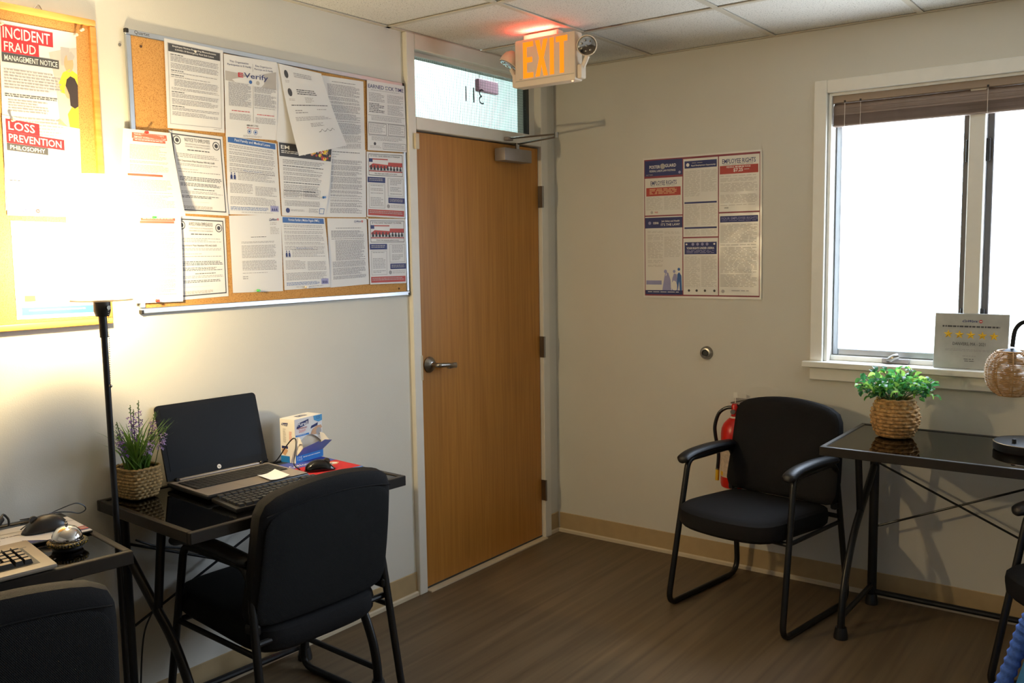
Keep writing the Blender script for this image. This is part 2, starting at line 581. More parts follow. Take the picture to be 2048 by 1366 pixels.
# --------------------------------------------------------- flat print on sheets
class Print:
    """flat print laid on a (possibly bulging) sheet; (u, v) run right and down"""
    def __init__(s, pos, seed=1, nu=8, nv=10):
        s.nu = nu; s.nv = nv; s.pos = pos; s.mb = MB(); s.mats = []; s.r = random.Random(seed); s.layer = 0
    def mi(s, m):
        if m not in s.mats: s.mats.append(m)
        return s.mats.index(m)
    def off(s):
        return 0.0004 + 0.00012 * s.layer
    def rect(s, u0, v0, u1, v1, m, n=None):
        h = s.off()
        nu = max(1, math.ceil(abs(u1 - u0) * s.nu)); nv = max(1, math.ceil(abs(v1 - v0) * s.nv))
        s.mb.grid(lambda a, b: s.pos(u0 + (u1 - u0) * a, v0 + (v1 - v0) * b, h), nu, nv, s.mi(m))
        return s
    def up(s):
        s.layer += 1
        return s
    def frame(s, u0, v0, u1, v1, t, m, asp=1.3):
        s.rect(u0, v0, u1, v0 + t / asp, m); s.rect(u0, v1 - t / asp, u1, v1, m)
        s.rect(u0, v0, u0 + t, v1, m); s.rect(u1 - t, v0, u1, v1, m)
        return s
    def text(s, t, u0, v0, u1, v1, m, bold=0.0, slant=0.0):
        vs, fs = text_mesh(t, bold)
        h = s.off()
        s.mb.add([s.pos(u0 + (u1 - u0) * (x + slant * y), v1 + (v0 - v1) * y, h) for x, y in vs], fs, s.mi(m))
        return s
    def poly(s, pts, m):
        h = s.off()
        s.mb.add([s.pos(p[0], p[1], h) for p in pts], [tuple(range(len(pts)))], s.mi(m))
        return s
    def disc(s, uc, vc, r, m, asp=0.77, n=14):
        return s.poly([(uc + r * math.cos(2 * PI * k / n), vc + r * asp * math.sin(2 * PI * k / n)) for k in range(n)], m)
    def seal(s, uc, vc, r, m='ink', bgm='paper', asp=0.77):
        s.disc(uc, vc, r, m, asp); s.up(); s.disc(uc, vc, r * .8, bgm, asp); s.up(); s.disc(uc, vc, r * .5, m, asp)
        return s
    def lines(s, u0, v0, u1, v1, n, m='ink_grey', rag=0.25, th=0.42, para=0.0):
        dv = (v1 - v0) / n
        h = s.off()
        k = s.mi(m)
        for i in range(n):
            if para and s.r.random() < para: continue
            va = v0 + dv * i; vb = va + dv * th
            ue = u1 - (u1 - u0) * rag * s.r.random() * (1.0 if s.r.random() < .35 else .12)
            u = u0
            while u < ue:
                wd = (0.02 + 0.05 * s.r.random())
                e = min(u + wd, ue)
                s.mb.add([s.pos(u, va, h), s.pos(e, va, h), s.pos(e, vb, h), s.pos(u, vb, h)], [(0, 1, 2, 3)], k)
                u = e + 0.008 + 0.004 * s.r.random()
        return s
    def people(s, u0, v0, u1, v1, n, m='ink'):
        w = (u1 - u0) / n
        for i in range(n):
            c = u0 + w * (i + .5); hgt = (v1 - v0)
            top = v0 + hgt * (.05 + .15 * s.r.random())
            s.poly([(c - w * .3, v1), (c - w * .34, top + hgt * .45), (c - w * .2, top + hgt * .25), (c + w * .2, top + hgt * .25), (c + w * .36, top + hgt * .5), (c + w * .3, v1), (c, top + hgt * .7)], m)
            s.disc(c, top + hgt * .12, w * .2, m)
        return s
    def done(s, parent, name='printed_text'):
        return s.mb.build(name, s.mats, parent, smooth=False, kind='stuff')

def make_sheet(name, label, cat, TL, TR, BL, BR, nrm, bulge, draw, mat='paper', seed=1, group=None, nu=8, nv=10, thick=0.0003):
    TL, TR, BL, BR = map(Vector, (TL, TR, BL, BR))
    nrm = Vector(nrm).normalized()
    def pos(u, v, h=0.0):
        p = (TL * (1 - u) + TR * u) * (1 - v) + (BL * (1 - u) + BR * u) * v
        return p + nrm * (bulge(u, v) + h)
    mb = MB()
    mb.grid(lambda a, b: pos(a, b), nu, nv)
    o = mb.build(name, mat)
    tag(o, label, cat, group)
    if draw:
        p = Print(pos, seed, nu, nv)
        draw(p)
        p.done(o)
    return o, pos

# ================================================================== THE ROOM
CEIL = 2.452
XB, YN = -5.7, -4.7            # far ends of the room behind the camera
# walls
m = MB(); m.box(XB, -1.12, 0, .12, 0, CEIL + .1); m.box(-.105, .0, 0, .12, 0, CEIL + .1)
o = m.build('wall_left', 'wall_paint', smooth=False); o['kind'] = 'structure'; o['label'] = 'beige painted wall with the cork boards and the door'
WY0, WY1, WZ0, WZ1 = -2.60, -1.425, 1.015, 2.18
m = MB()
V0, V1 = WY0 - 1.8, WY1 - 1.8       # unseen second window, added to account for the light, behind the camera's right shoulder
m.box(0, .12, YN, V0, 0, CEIL + .1); m.box(0, .12, V1, WY0, 0, CEIL + .1); m.box(0, .12, WY1, .12, 0, CEIL + .1)
for a, b in ((WY0, WY1), (V0, V1)):
    m.box(0, .12, a, b, 0, WZ0); m.box(0, .12, a, b, WZ1, CEIL + .1)
o = m.build('wall_right', 'wall_paint', smooth=False); o['kind'] = 'structure'; o['label'] = 'beige painted wall with the window and the poster'
m = MB(); m.box(XB - .12, XB, YN, .12, 0, CEIL + .1)
o = m.build('wall_back', 'wall_paint', smooth=False); o['kind'] = 'structure'
m = MB(); m.box(XB - .12, .12, YN - .12, YN, 0, CEIL + .1)
o = m.build('wall_near', 'wall_paint', smooth=False); o['kind'] = 'structure'
m = MB(); m.box(XB - .12, .12, YN - .12, .12, -.1, 0)
o = m.build('floor', 'floor_wood', smooth=False); o['kind'] = 'structure'; o['label'] = 'brown wood-look vinyl floor'

# ceiling: tee grid with separate lay-in tiles
ceil = struct('ceiling', 'suspended ceiling of pitted white tiles in a tee grid')
XL = [0.0] + [-.62 - .6096 * i for i in range(9)]
YL = [0.0] + [-.575 - .6096 * i for i in range(8)]
XL = [x for x in XL if x > XB] + [XB]
YL = [y for y in YL if y > YN] + [YN]
tile_cache = {}
for i in range(len(XL) - 1):
    for j in range(len(YL) - 1):
        sx = round(XL[i] - XL[i + 1], 3); sy = round(YL[j] - YL[j + 1], 3)
        k = (sx, sy)
        c = ((XL[i] + XL[i + 1]) / 2, (YL[j] + YL[j + 1]) / 2, CEIL + .012)
        if k not in tile_cache:
            a, b = sx / 2 - .008, sy / 2 - .008
            q = MB().rbox(-a, a, -b, b, -.006, .012, .004, 1).build('ceiling_tile', 'tile', ceil)
            tile_cache[k] = q
            q.location = c
        else:
            copy_part(tile_cache[k], ceil, c)
for x in XL[1:-1]:
    MB().box(x - .012, x + .012, YN, 0, CEIL, CEIL + .004).build('grid_bar', 'tbar', ceil, smooth=False)
for y in YL[1:-1]:
    MB().box(XB, 0, y - .012, y + .012, CEIL + .0005, CEIL + .0045).build('grid_bar', 'tbar', ceil, smooth=False)
MB().box(XB, 0, -.02, 0, CEIL, CEIL + .004).build('edge_angle', 'tbar', ceil, smooth=False)
MB().box(-.02, 0, YN, -.02, CEIL, CEIL + .004).build('edge_angle', 'tbar', ceil, smooth=False)
MB().box(XB - .12, .12, YN - .12, .12, CEIL + .06, CEIL + .1).build('ceiling_deck', 'tbar', ceil, smooth=False)

# baseboards: coved vinyl with a lighter toe
def baseboard(name, x0, y0, x1, y1, n, label):
    s = struct(name, label)
    d = Vector((x1 - x0, y1 - y0, 0)); L = d.length; d.normalize(); n = Vector(n)
    prof = [(0, 0), (.012, 0), (.009, .012), (.005, .02), (.004, .104), (0, .106)]
    def f(a, b, h): return Vector((x0, y0, 0)) + n * a + Vector((0, 0, b)) + d * h
    MB().prism(prof, f, 0, L).build('base_strip', 'base_vinyl', s, smooth=False)
    prof2 = [(.0121, 0), (.016, 0), (.015, .014), (.010, .02), (.0092, .013)]
    MB().prism(prof2, f, 0, L).build('toe_bead', 'base_toe', s, smooth=False)
baseboard('baseboard_left', XB, 0, -1.137, 0, (0, -1, 0), 'tan vinyl base along the wall with the cork boards')
baseboard('baseboard_corner', -.097, 0, 0, 0, (0, -1, 0), 'short tan vinyl base beside the door hinge side')
baseboard('baseboard_right', 0, -.016, 0, YN, (-1, 0, 0), 'tan vinyl base along the window wall')

# door frame with transom
fr = struct('trim_1', 'cream painted metal frame around the door and transom')
DX0, DX1, DZ = -1.083, -.153, 2.045
def jamb(x0, x1, z0, z1, nm):
    MB().rbox(x0, x1, -.022, .13, z0, z1, .003, 1).build(nm, 'frame_paint', fr)
jamb(-1.137, DX0 - .003, 0, CEIL, 'jamb'); jamb(DX1 + .003, -.093, 0, CEIL, 'jamb')
jamb(DX0 - .003, DX1 + .003, 2.052, 2.106, 'rail'); jamb(DX0 - .003, DX1 + .003, 2.388, CEIL, 'header')
# stops and glazing beads behind the face
for x0, x1 in ((DX0 - .003, DX0 + .006), (DX1 - .05, DX1 + .003)):
    MB().box(x0, x1, .02, .06, 2.106, 2.388).build('glazing_bead', 'frame_paint', fr, smooth=False)
MB().box(DX0 - .003, DX1 + .003, .02, .06, 2.372, 2.388).build('glazing_bead', 'frame_paint', fr, smooth=False)
MB().box(DX1 - .053, DX1 - .0505, .015, .05, 2.106, 2.38).build('seal_strip', 'rubber', fr, smooth=False)
for x0, x1 in ((DX0 - .003, DX0 + .012), (DX1 - .012, DX1 + .003)):
    MB().box(x0, x1, .048, .09, 0, 2.05).build('door_stop', 'frame_paint', fr, smooth=False)
MB().box(DX0 - .003, DX1 + .003, .048, .09, 2.035, 2.052).build('door_stop', 'frame_paint', fr, smooth=False)
MB().rbox(DX0 - .012, DX0 - .0005, -.0235, .002, .965, 1.075, .001, 1).build('strike_plate', 'base_toe', fr)

tw = struct('window_2', 'wired glass transom above the door with the number 311')
MB().box(DX0 + .004, DX1 - .046, .030, .036, 2.1, 2.385).build('pane', 'wired_glass', tw, smooth=False)
m = MB()
x = DX0 + .006
while x < DX1 - .05:
    m.box(x, x + .0008, .0325, .0335, 2.106, 2.376); x += .0127
z = 2.11
while z < 2.376:
    m.box(DX0 + .006, DX1 - .05, .0325, .0335, z, z + .0008); z += .0127
m.build('wire_mesh', 'rubber', tw, smooth=False, kind='stuff')
vs, fs = text_mesh('311', -0.012)
MB().add([(-.552 - .138 * x, .0295, 2.222 + .072 * y) for x, y in vs], fs).build('door_number', 'ink', tw, smooth=False, label='number 311 read from behind')

# hallway beyond the transom
hl = struct('wall_hall', 'pale hallway beyond the transom')
m = MB(); m.box(-3.5, 3.2, 1.3, 1.4, 0, 3.0); m.box(-3.6, -3.5, .12, 1.4, 0, 3.0); m.box(3.2, 3.3, .12, 1.4, 0, 3.0)
m.box(.12, 3.3, .12, .2, 0, 2.55); m.box(-3.6, 3.3, .12, .16, 2.555, 3.0)
m.build('hall_panel', 'hall_paint', hl, smooth=False)
MB().box(-3.6, 3.3, .12, 1.4, 3.0, 3.1).build('hall_ceiling', 'hall_paint', hl, smooth=False)
MB().box(-3.6, 3.3, .12, 1.4, -.1, 0).build('hall_floor', 'floor_wood', hl, smooth=False)
for hx, hlab in ((.46, 'bright ceiling light in the hallway beyond the transom'), (2.4, 'unseen second ceiling light added further along the hallway to brighten it')):  # the second one is unseen, added to light the right part of the hall
    t = thing('hallway_light', hlab, 'light', (hx, .72, 2.98))
    MB().box(-.32, .32, -.32, .32, 0, .0195).build('housing', 'white_paint', t, smooth=False)
    MB().rbox(-.30, .30, -.30, .30, -.06, -.0005, .01, 1).build('diffuser', 'hall_light', t, smooth=False)
t = thing('hallway_sign', 'small dull red sign hanging in the hallway behind the transom glass', 'sign', (.058, .50, 2.443))
MB().rbox(-.075, .105, -.015, .015, -.034, .034, .004, 1).build('sign_body', 'hall_sign', t)
MB().tube([(-.05, 0, .034), (-.05, 0, .574)], .003, 8).build('hanger', 'frame_paint', t)
MB().tube([(.08, 0, .034), (.08, 0, .574)], .003, 8).build('hanger', 'frame_paint', t)

# door leaf with hardware
dr = struct('door_1', 'honey coloured flush wooden door with lever handle and closer')
MB().rbox(DX0, DX1, 0, .045, .012, DZ, .002, 1).build('door_leaf', 'door_wood', dr)
MB().box(DX0, DX1, -.001, .001, .006, .0115).build('bottom_sweep', 'rubber', dr, smooth=False)
hd = MB().lathe([(.0, 0), (.036, 0), (.036, .003), (.028, .014), (.016, .02), (.012, .022), (0, .022)], 28, (-1.019, -.001, 1.026), 'Y').build('handle_rose', 'brushed', dr)
hd.data.transform(Matrix.Translation((0, -.001, 1.026 * 0)) @ Matrix.Identity(4))
for v in hd.data.vertices: v.co.y = -.002 - (v.co.y + .002)
lv = MB()
lv.tube(fillet([(-1.019, -.018, 1.026), (-1.019, -.062, 1.026), (-.96, -.066, 1.022), (-.905, -.058, 1.012)], [0, .014, .02, 0], 6, False), [.011] * 8 + [.0105] * 8 + [.009], 12)
lv.build('lever', 'brushed', dr)
MB().rbox(-.957, -.902, -.068, -.048, 1.004, 1.028, .004, 2).build('lever_grip', 'brushed', dr)
for z0, z1 in ((1.745, 1.855), (.97, 1.08), (.205, .315)):
    h = MB()
    h.tube([(DX1 + .0, -.028, z0), (DX1 + .0, -.028, z1)], .0065, 10)
    for k in range(1, 5):
        zz = z0 + (z1 - z0) * k / 5
        h.tube([(DX1, -.028, zz - .0008), (DX1, -.028, zz + .0008)], .0072, 10)
    h.box(DX1 - .002, DX1 + .001, -.026, .0, z0, z1)
    h.build('hinge', 'brushed', dr)
# closer
cb = MB().rbox(-.516, -.295, -.065, -.001, 1.958, 2.019, .004, 2).build('closer_body', 'closer_metal', dr)
el = Vector((-.415, -.293, 2.066))
a = MB(); a.tube([(-.375, -.035, 2.018), (-.375, -.035, 2.052)], .011, 12); a.tube([(-.375, -.035, 2.047), (el.x, el.y, 2.056)], .008, 8, sy=.6)
a.build('closer_arm', 'brushed', dr)
a = MB(); a.tube([(el.x, el.y, 2.052), (el.x, el.y, 2.078)], .010, 12); a.tube([(el.x, el.y, 2.07), (-.445, -.045, 2.068)], .0075, 8, sy=.6)
a.build('closer_forearm', 'brushed', dr)
MB().rbox(-.468, -.425, -.05, -.0221, 2.057, 2.075, .003, 1).build('closer_shoe', 'closer_metal', dr)
MB().box(DX0 + .002, DX1 - .002, -.04, -.003, 0, .006).build('trim_2', 'base_toe', smooth=False)
bpy.data.objects['trim_2']['kind'] = 'structure'; bpy.data.objects['trim_2']['label'] = 'pale threshold strip under the door'
t = thing('contact_sensor', 'small cream contact sensor on the door frame above the handle side', 'sensor', (-1.096, -.0235, 2.0))
MB().rbox(-.012, .012, -.012, 0, -.033, .033, .002, 1).build('sensor_body', 'base_toe', t)
MB().rbox(.0135, .026, .012, .0222, -.028, .028, .002, 1).build('magnet', 'base_toe', t)

# ------------------------------------------------------------------ window
wn = struct('window_1', 'white framed double casement window with a blind')
def wpart(nm, x0, x1, y0, y1, z0, z1, mat='white_paint', r=.003):
    return MB().rbox(x0, x1, y0, y1, z0, z1, r, 1).build(nm, mat, wn)
wpart('casing', -.018, -.0005, -1.425, -1.370, .992, 2.235)
wpart('casing', -.018, -.0005, -2.655, -2.60, .992, 2.235)
wpart('casing', -.018, -.0005, -2.5995, -1.4255, 2.18, 2.235)
wpart('stool', -.05, .10, -1.4255, -2.5995, 1.0155, 1.020)
wpart('stool', -.05, -.0185, -1.345, -2.68, .994, 1.0205)
wpart('apron', -.018, -.0005, -2.655, -1.37, .936, .991)
wpart('jamb_liner', .001, .118, -1.4405, -1.4255, 1.0205, 2.1795, r=.001)
wpart('jamb_liner', .001, .118, -2.5995, -2.5845, 1.0205, 2.1795, r=.001)
wpart('head_liner', .001, .118, -2.584, -1.441, 2.168, 2.1795, r=.001)
wpart('frame_sill', .045, .118, -2.584, -1.441, 1.0205, 1.042, r=.002)
wpart('mullion', .03, .118, -2.036, -1.976, 1.0425, 2.1675)
for ya, yb, la, lb in ((-1.974, -1.442, 'bronze_sash', 'aluminium'), (-2.583, -2.038, 'aluminium', 'bronze_sash')):
    # bronze sash; the grey outer stile has the light on it put into its colour
    wpart('sash_stile', .07, .105, ya, ya + .024, 1.043, 2.167, la if ya < -2.3 else 'bronze_sash')
    wpart('sash_stile', .07, .105, yb - .024, yb, 1.043, 2.167, 'aluminium' if yb > -2 else 'bronze_sash')
    wpart('sash_rail', .07, .105, ya + .0245, yb - .0245, 1.043, 1.072, 'aluminium')
    wpart('sash_rail', .07, .105, ya + .0245, yb - .0245, 2.14, 2.167, 'aluminium')
    MB().box(.086, .090, ya + .022, yb - .022, 1.07, 2.142).build('pane', 'clear_glass', wn, smooth=False)
for y in (-1.969, -2.043):
    for z in (1.16, 1.28, 1.92):
        pass
    for z in (1.22, 1.90):
        wpart('sash_latch', .056, .069, y - .008, y + .008, z - .045, z + .045, 'dark_metal')
ck = MB()
ck.rbox(.03, .044, -1.775, -1.665, 1.0215, 1.043, .003, 1)
ck.build('crank_base', 'closer_metal', wn)
ck = MB(); ck.tube(smooth_path([(.03, -1.69, 1.034), (.012, -1.70, 1.04), (.005, -1.72, 1.052), (.012, -1.735, 1.056)], 5), [.008] * 6 + [.012] * 10, 10)
ck.lathe([(.0, -.006), (.006, -.006), (.006, 0), (0, 0)], 10, (.024, -1.685, 1.036), 'X')
ck.build('crank_handle', 'brushed', wn)

w3 = struct('added_window', 'unseen second casement window added further along the window wall for its light')
for q in list(wn.children):
    copy_part(q, w3, (q.location.x, q.location.y - 1.8, q.location.z))

bl = thing('window_blind', 'taupe slatted blind pulled up at the top of the window', 'blind', (.03, -2.0125, 2.09))
MB().rbox(-.018, .022, -.578, .578, .048, .086, .002, 1).build('headrail', 'blind_rail', bl)
for s in (-1, 1):
    MB().rbox(-.0195, .0225, s * .5785, s * .5835, .046, .088, .001, 1).build('end_bracket', 'blind_rail', bl)
slat = MB()
slat.grid(lambda a, b: (-.0135 + .027 * b, -.57 + 1.14 * a, .003 * math.sin(PI * b)), 6, 4)
slat = slat.build('slat', 'blind_slat', bl)
slat.location = (0, 0, .036); slat.rotation_euler = (0, math.radians(-62), 0)
for k in range(18):
    copy_part(slat, bl, (.001 if k % 2 else 0, 0, .026 - .0041 * k), (0, math.radians((-55 if k < 6 else -30) + RND.uniform(-3, 3)), 0))
MB().rbox(-.013, .014, -.57, .57, -.052, -.043, .003, 1).build('bottom_rail', 'blind_slat', bl)
for y in (.52, .455, -.03, -.52):
    MB().tube([(-.017, y, .046), (-.017, y, -.052)], .0011, 6).build('ladder_cord', 'cord_white', bl)
    MB().rbox(-.02, -.0185, y - .004, y + .004, .047, .056, .001, 1).build('cord_clip', 'dark_metal', bl)

# ================================================================== BOARDS AND PAPERS
NL = (0, -1, 0)
b1 = thing('cork_board', 'pine framed cork board on the wall behind the floor lamp', 'board', (-2.95, 0, 1.78))
X1 = -2.503 + 2.95
MB().box(-.42, X1 - .012, -.010, -.001, -.44, .44).build('cork_panel', 'cork', b1, smooth=False)
for nm, q in (('frame_rail', (-.44, X1, -.022, -.001, .44 + .0005, .46)), ('frame_rail', (-.44, X1, -.022, -.001, -.46, -.4405)),
              ('frame_stile', (X1 - .02, X1, -.0215, -.001, -.4402, .4402)), ('frame_stile', (-.44, -.42, -.0215, -.001, -.4402, .4402))):
    MB().rbox(*q, .004, 2).build(nm, 'pine', b1)
hk = MB(); hk.tube([(.27, -.004, .46), (.283, -.004, .476), (.288, -.004, .474), (.296, -.004, .46)], .0012, 6); hk.build('hanging_wire', 'brushed', b1)

b2 = thing('cork_board', 'aluminium framed cork board beside the door', 'board', (-1.775, 0, 1.79))
W2, H2 = .628, .447
MB().box(-W2 + .015, W2 - .015, -.0085, -.001, -H2 + .015, H2 - .015).build('cork_panel', 'cork', b2, smooth=False)
MB().rbox(-W2, W2, -.0125, -.001, H2 - .018, H2, .002, 1).build('frame_rail', 'aluminium', b2)
MB().rbox(-W2, W2, -.014, -.001, -H2, -H2 + .018, .002, 1).build('frame_rail', 'aluminium', b2)
MB().rbox(-W2, -W2 + .018, -.0125, -.001, -H2 + .0185, H2 - .0185, .002, 1).build('frame_stile', 'aluminium', b2)
MB().rbox(W2 - .014, W2, -.0125, -.001, -H2 + .0185, H2 - .0185, .002, 1).build('frame_stile', 'aluminium', b2)
for sx in (-1, 1):
    for sz in (-1, 1):
        MB().rbox(sx * W2 - .010 * (sx > 0) - .001, sx * W2 + .010 * (sx < 0) + .001, -.0145, -.0005, sz * H2 - .012 * (sz > 0) - .001, sz * H2 + .012 * (sz < 0) + .001, .002, 1).build('corner_cap', 'dark_metal', b2)
vs, fs = text_mesh('Quartet', .005)
MB().add([(-W2 + .03 + .052 * x, -.0128, H2 - .0145 + .013 * y) for x, y in vs], fs).build('maker_lettering', 'ink_charcoal', b2, smooth=False)
t = thing('wall_screw', 'small screw head in the wall left of the aluminium board', 'screw', (-2.418, 0, 2.185))
MB().lathe([(0, -.004), (.004, -.004), (.005, -.001), (.005, 0), (0, 0)], 10, (0, 0, 0), 'Y').build('screw_head', 'brushed', t)

def logo(p, u0, v0, u1, v1):
    uu = u0 + (u1 - u0) * .78
    p.text('CoWorx', u0, v0, uu, v1, 'ink_navy', .02, .1)
    p.disc(uu + (u1 - uu) * .6, (v0 + v1) / 2, (u1 - uu) * .42, 'ink_red'); p.up()
    p.rect(uu + (u1 - uu) * .4, (v0 + v1) / 2 - (v1 - v0) * .1, uu + (u1 - uu) * .8, (v0 + v1) / 2 + (v1 - v0) * .1, 'ink_white')

def dA(p):
    p.poly([(.62, .13), (1, .08), (1, .75), (.80, .75), (.74, .5), (.7, .3)], 'ink_pale'); p.up()
    p.rect(.78, .09, .9, .19, 'ink_light'); p.rect(.92, .62, 1, .75, 'ink_charcoal'); p.up()
    p.poly([(.74, .29), (.80, .23), (.9, .205), (1, .23), (1, .34), (.84, .35), (.76, .34)], 'ink_yellow'); p.disc(.885, .175, .065, 'ink_skin'); p.up()
    p.poly([(.87, .16), (.86, .125), (.92, .105), (.97, .13), (.95, .15)], 'ink_light')
    p.poly([(.85, .46), (.92, .41), (1, .40), (1, .62), (.92, .625), (.88, .55)], 'ink_yellow'); p.poly([(.7, .50), (.74, .49), (.88, .545), (.90, .59), (.82, .57)], 'ink_skin'); p.disc(.87, .33, .055, 'ink_skin'); p.up()
    p.poly([(.83, .30), (.85, .265), (.9, .245), (.96, .255), (1, .29), (1, .41), (.95, .425), (.89, .41), (.88, .35), (.85, .32)], 'ink_hair')
    p.rect(.02, .02, .68, .10, 'ink_red'); p.rect(.02, .10, .49, .165, 'ink_red'); p.rect(.02, .167, .75, .215, 'ink_charcoal'); p.up()
    p.text('INCIDENT', .04, .03, .64, .09, 'ink_white', .008); p.text('FRAUD', .05, .107, .45, .157, 'ink_white', .008)
    p.text('MANAGEMENT NOTICE', .05, .177, .73, .206, 'ink_white', .003)
    p.lines(.04, .25, .78, .36, 7, 'ink_grey', .3); p.lines(.04, .38, .72, .40, 2, 'ink'); p.lines(.08, .41, .6, .48, 5, 'ink_grey', .5); p.lines(.05, .50, .78, .60, 6, 'ink_grey', .2)
def dB(p):
    p.rect(.04, .03, .46, .155, 'ink_red'); p.rect(.04, .157, .78, .27, 'ink_red'); p.rect(.04, .272, .56, .345, 'ink_charcoal'); p.up()
    p.text('LOSS', .07, .05, .40, .135, 'ink_white', .008); p.text('PREVENTION', .07, .175, .74, .25, 'ink_white', .008); p.text('PHILOSOPHY', .08, .287, .52, .33, 'ink_white', .003)
    p.lines(.05, .37, .62, .43, 3, 'ink_light'); p.lines(.05, .45, .64, .55, 5, 'ink_light'); p.lines(.05, .57, .66, .62, 3, 'ink_light'); p.lines(.05, .64, .2, .66, 1, 'ink')
    p.lines(.08, .67, .55, .9, 9, 'ink_light', .5); logo(p, .1, .93, .42, .965)
def dC(p):
    p.rect(.08, .03, .94, .2, 'ink_blue'); p.rect(.06, .88, .92, .96, 'ink_blue'); p.rect(.1, .76, .22, .82, 'ink_yellow'); p.up()
    p.disc(.2, .12, .05, 'ink_white', .9); p.lines(.3, .08, .8, .18, 3, 'ink_white'); p.lines(.14, .905, .8, .935, 1, 'ink_white', .05)
    p.lines(.08, .25, .45, .72, 22, 'ink_light'); p.lines(.52, .25, .92, .72, 22, 'ink_light')
def d1(p):
    p.frame(.05, .04, .95, .95, .006, 'ink_grey'); p.rect(.06, .045, .94, .135, 'ink_charcoal'); p.up()
    p.text('Employee Notice Regarding Massachusetts', .13, .058, .87, .083, 'ink_white', .005); p.text('COVID-19 Emergency Paid Sick Leave', .17, .095, .83, .12, 'ink_white', .005)
    v = .16
    for k, n in ((1, 4), (0, 4), (1, 1), (1, 1), (0, 5), (0, 2), (1, 3), (0, 4), (1, 2), (0, 3)):
        if k: p.lines(.09, v, .3, v + .018, 1, 'ink', .05); v += .022
        p.lines(.09 + (.05 if n == 5 else 0), v, .91, v + n * .0165, n, 'ink_grey', .35); v += n * .0165 + .012
    p.lines(.8, .965, .95, .98, 1, 'ink_light')
def dnotice(title, l2, l3, big):
    def d(p):
        p.frame(.04, .035, .96, .96, .018, 'ink_charcoal')
        p.seal(.13, .11, .07, 'ink'); p.layer = 0; p.seal(.86, .13, .07, 'ink'); p.layer = 0
        p.text(title, .27, .07, .74, .115, 'ink_charcoal'); p.text(l2, .27, .135, .74, .153, 'ink_grey'); p.text(l3, .27, .165, .74, .183, 'ink_grey')
        p.lines(.3, .21, .72, .235, 1, 'ink', .05); p.lines(.09, .265, .9, .32, 3, 'ink_grey', .4)
        p.text(big, .1, .34, .8, .37, 'ink_charcoal')
        p.lines(.09, .385, .9, .42, 2, 'ink_grey'); p.lines(.09, .45, .5, .47, 1, 'ink_light'); p.lines(.09, .48, .9, .5, 1, 'ink_grey', .1)
        p.lines(.1, .545, .92, .60, 3, 'ink', .2); p.lines(.1, .62, .9, .665, 3, 'ink', .3); p.lines(.34, .69, .75, .71, 1, 'ink', .008); p.lines(.1, .72, .92, .755, 2, 'ink_grey', .3)
        p.lines(.1, .775, .85, .81, 2, 'ink', .3); p.rect(.1, .85, .62, .852, 'ink_light'); p.lines(.1, .90, .68, .94, 4, 'ink_light', .1, .7)
    return d
def dR(hdr):
    def d(p):
        if hdr:
            p.poly([(.18, .035), (.9, .035), (.9, .10), (.18, .10)], 'ink_coral'); p.rect(.2, .105, .86, .135, 'ink_coral'); p.rect(.1, .51, .72, .535, 'ink_coral'); p.up()
            p.text('YOUR RIGHTS UNDER THE MASSACHUSETTS', .22, .042, .84, .062, 'ink_white', .003); p.text('TEMPORARY WORKERS RIGHT TO KNOW LAW', .22, .074, .88, .094, 'ink_white', .003); p.lines(.24, .112, .82, .128, 1, 'ink_white', .05)
        else:
            p.rect(.22, .03, .88, .06, 'ink_coral'); p.rect(.2, .064, .86, .09, 'ink_coral'); p.up()
            p.lines(.26, .036, .84, .05, 1, 'ink_white', .05)
        p.lines(.14, .16, .86, .5, 22, 'ink_peach', .35, .4, .12); p.lines(.14, .56, .86, .92, 22, 'ink_peach', .35, .4, .12)
    return d
def d4(p):
    p.poly([(.02, .20), (.5, .22), (.98, .13), (.98, .36), (.02, .315)], 'ink_light'); p.poly([(.0, 0), (.93, .02), (.96, .1), (.5, .2), (0, .18)], 'paper'); p.up()
    p.text('This Organization', .1, .065, .45, .095, 'ink_navy', .003); p.text('Participates in E-Verify', .06, .105, .5, .135, 'ink_navy', .003)
    p.text('Esta Organización', .58, .075, .9, .105, 'ink_navy', .003); p.text('Participa en E-Verify', .56, .115, .92, .145, 'ink_navy', .003); p.rect(.525, .07, .53, .17, 'ink_grey')
    for k in range(3): p.rect(.25, .2 + k * .022, .345, .212 + k * .022, 'ink_red')
    p.rect(.25, .2, .275, .256, 'ink_red'); p.text('Verify', .36, .19, .82, .275, 'ink_navy', .008)
    p.disc(.48, .3, .03, 'ink_blue'); p.disc(.62, .3, .035, 'ink_light')
    p.lines(.07, .33, .49, .62, 24, 'ink_grey', .3, .5, .06); p.lines(.55, .35, .98, .62, 22, 'ink_grey', .3, .5, .06); p.rect(.525, .34, .53, .8, 'ink_grey')
    p.lines(.12, .67, .46, .69, 1, 'ink_red', .02); p.lines(.6, .69, .94, .71, 1, 'ink_red', .02); p.lines(.08, .71, .48, .79, 5, 'ink_grey', .2); p.lines(.57, .73, .97, .81, 5, 'ink_grey', .2)
    p.text('888-897-7781', .4, .83, .62, .85, 'ink', .003); p.text('dhs.gov/e-verify', .4, .86, .64, .88, 'ink_red', .01); p.seal(.45, .915, .04, 'ink_blue'); p.layer = 1; p.seal(.57, .92, .04, 'ink_blue')
    p.lines(.33, .965, .7, .99, 2, 'ink_light')
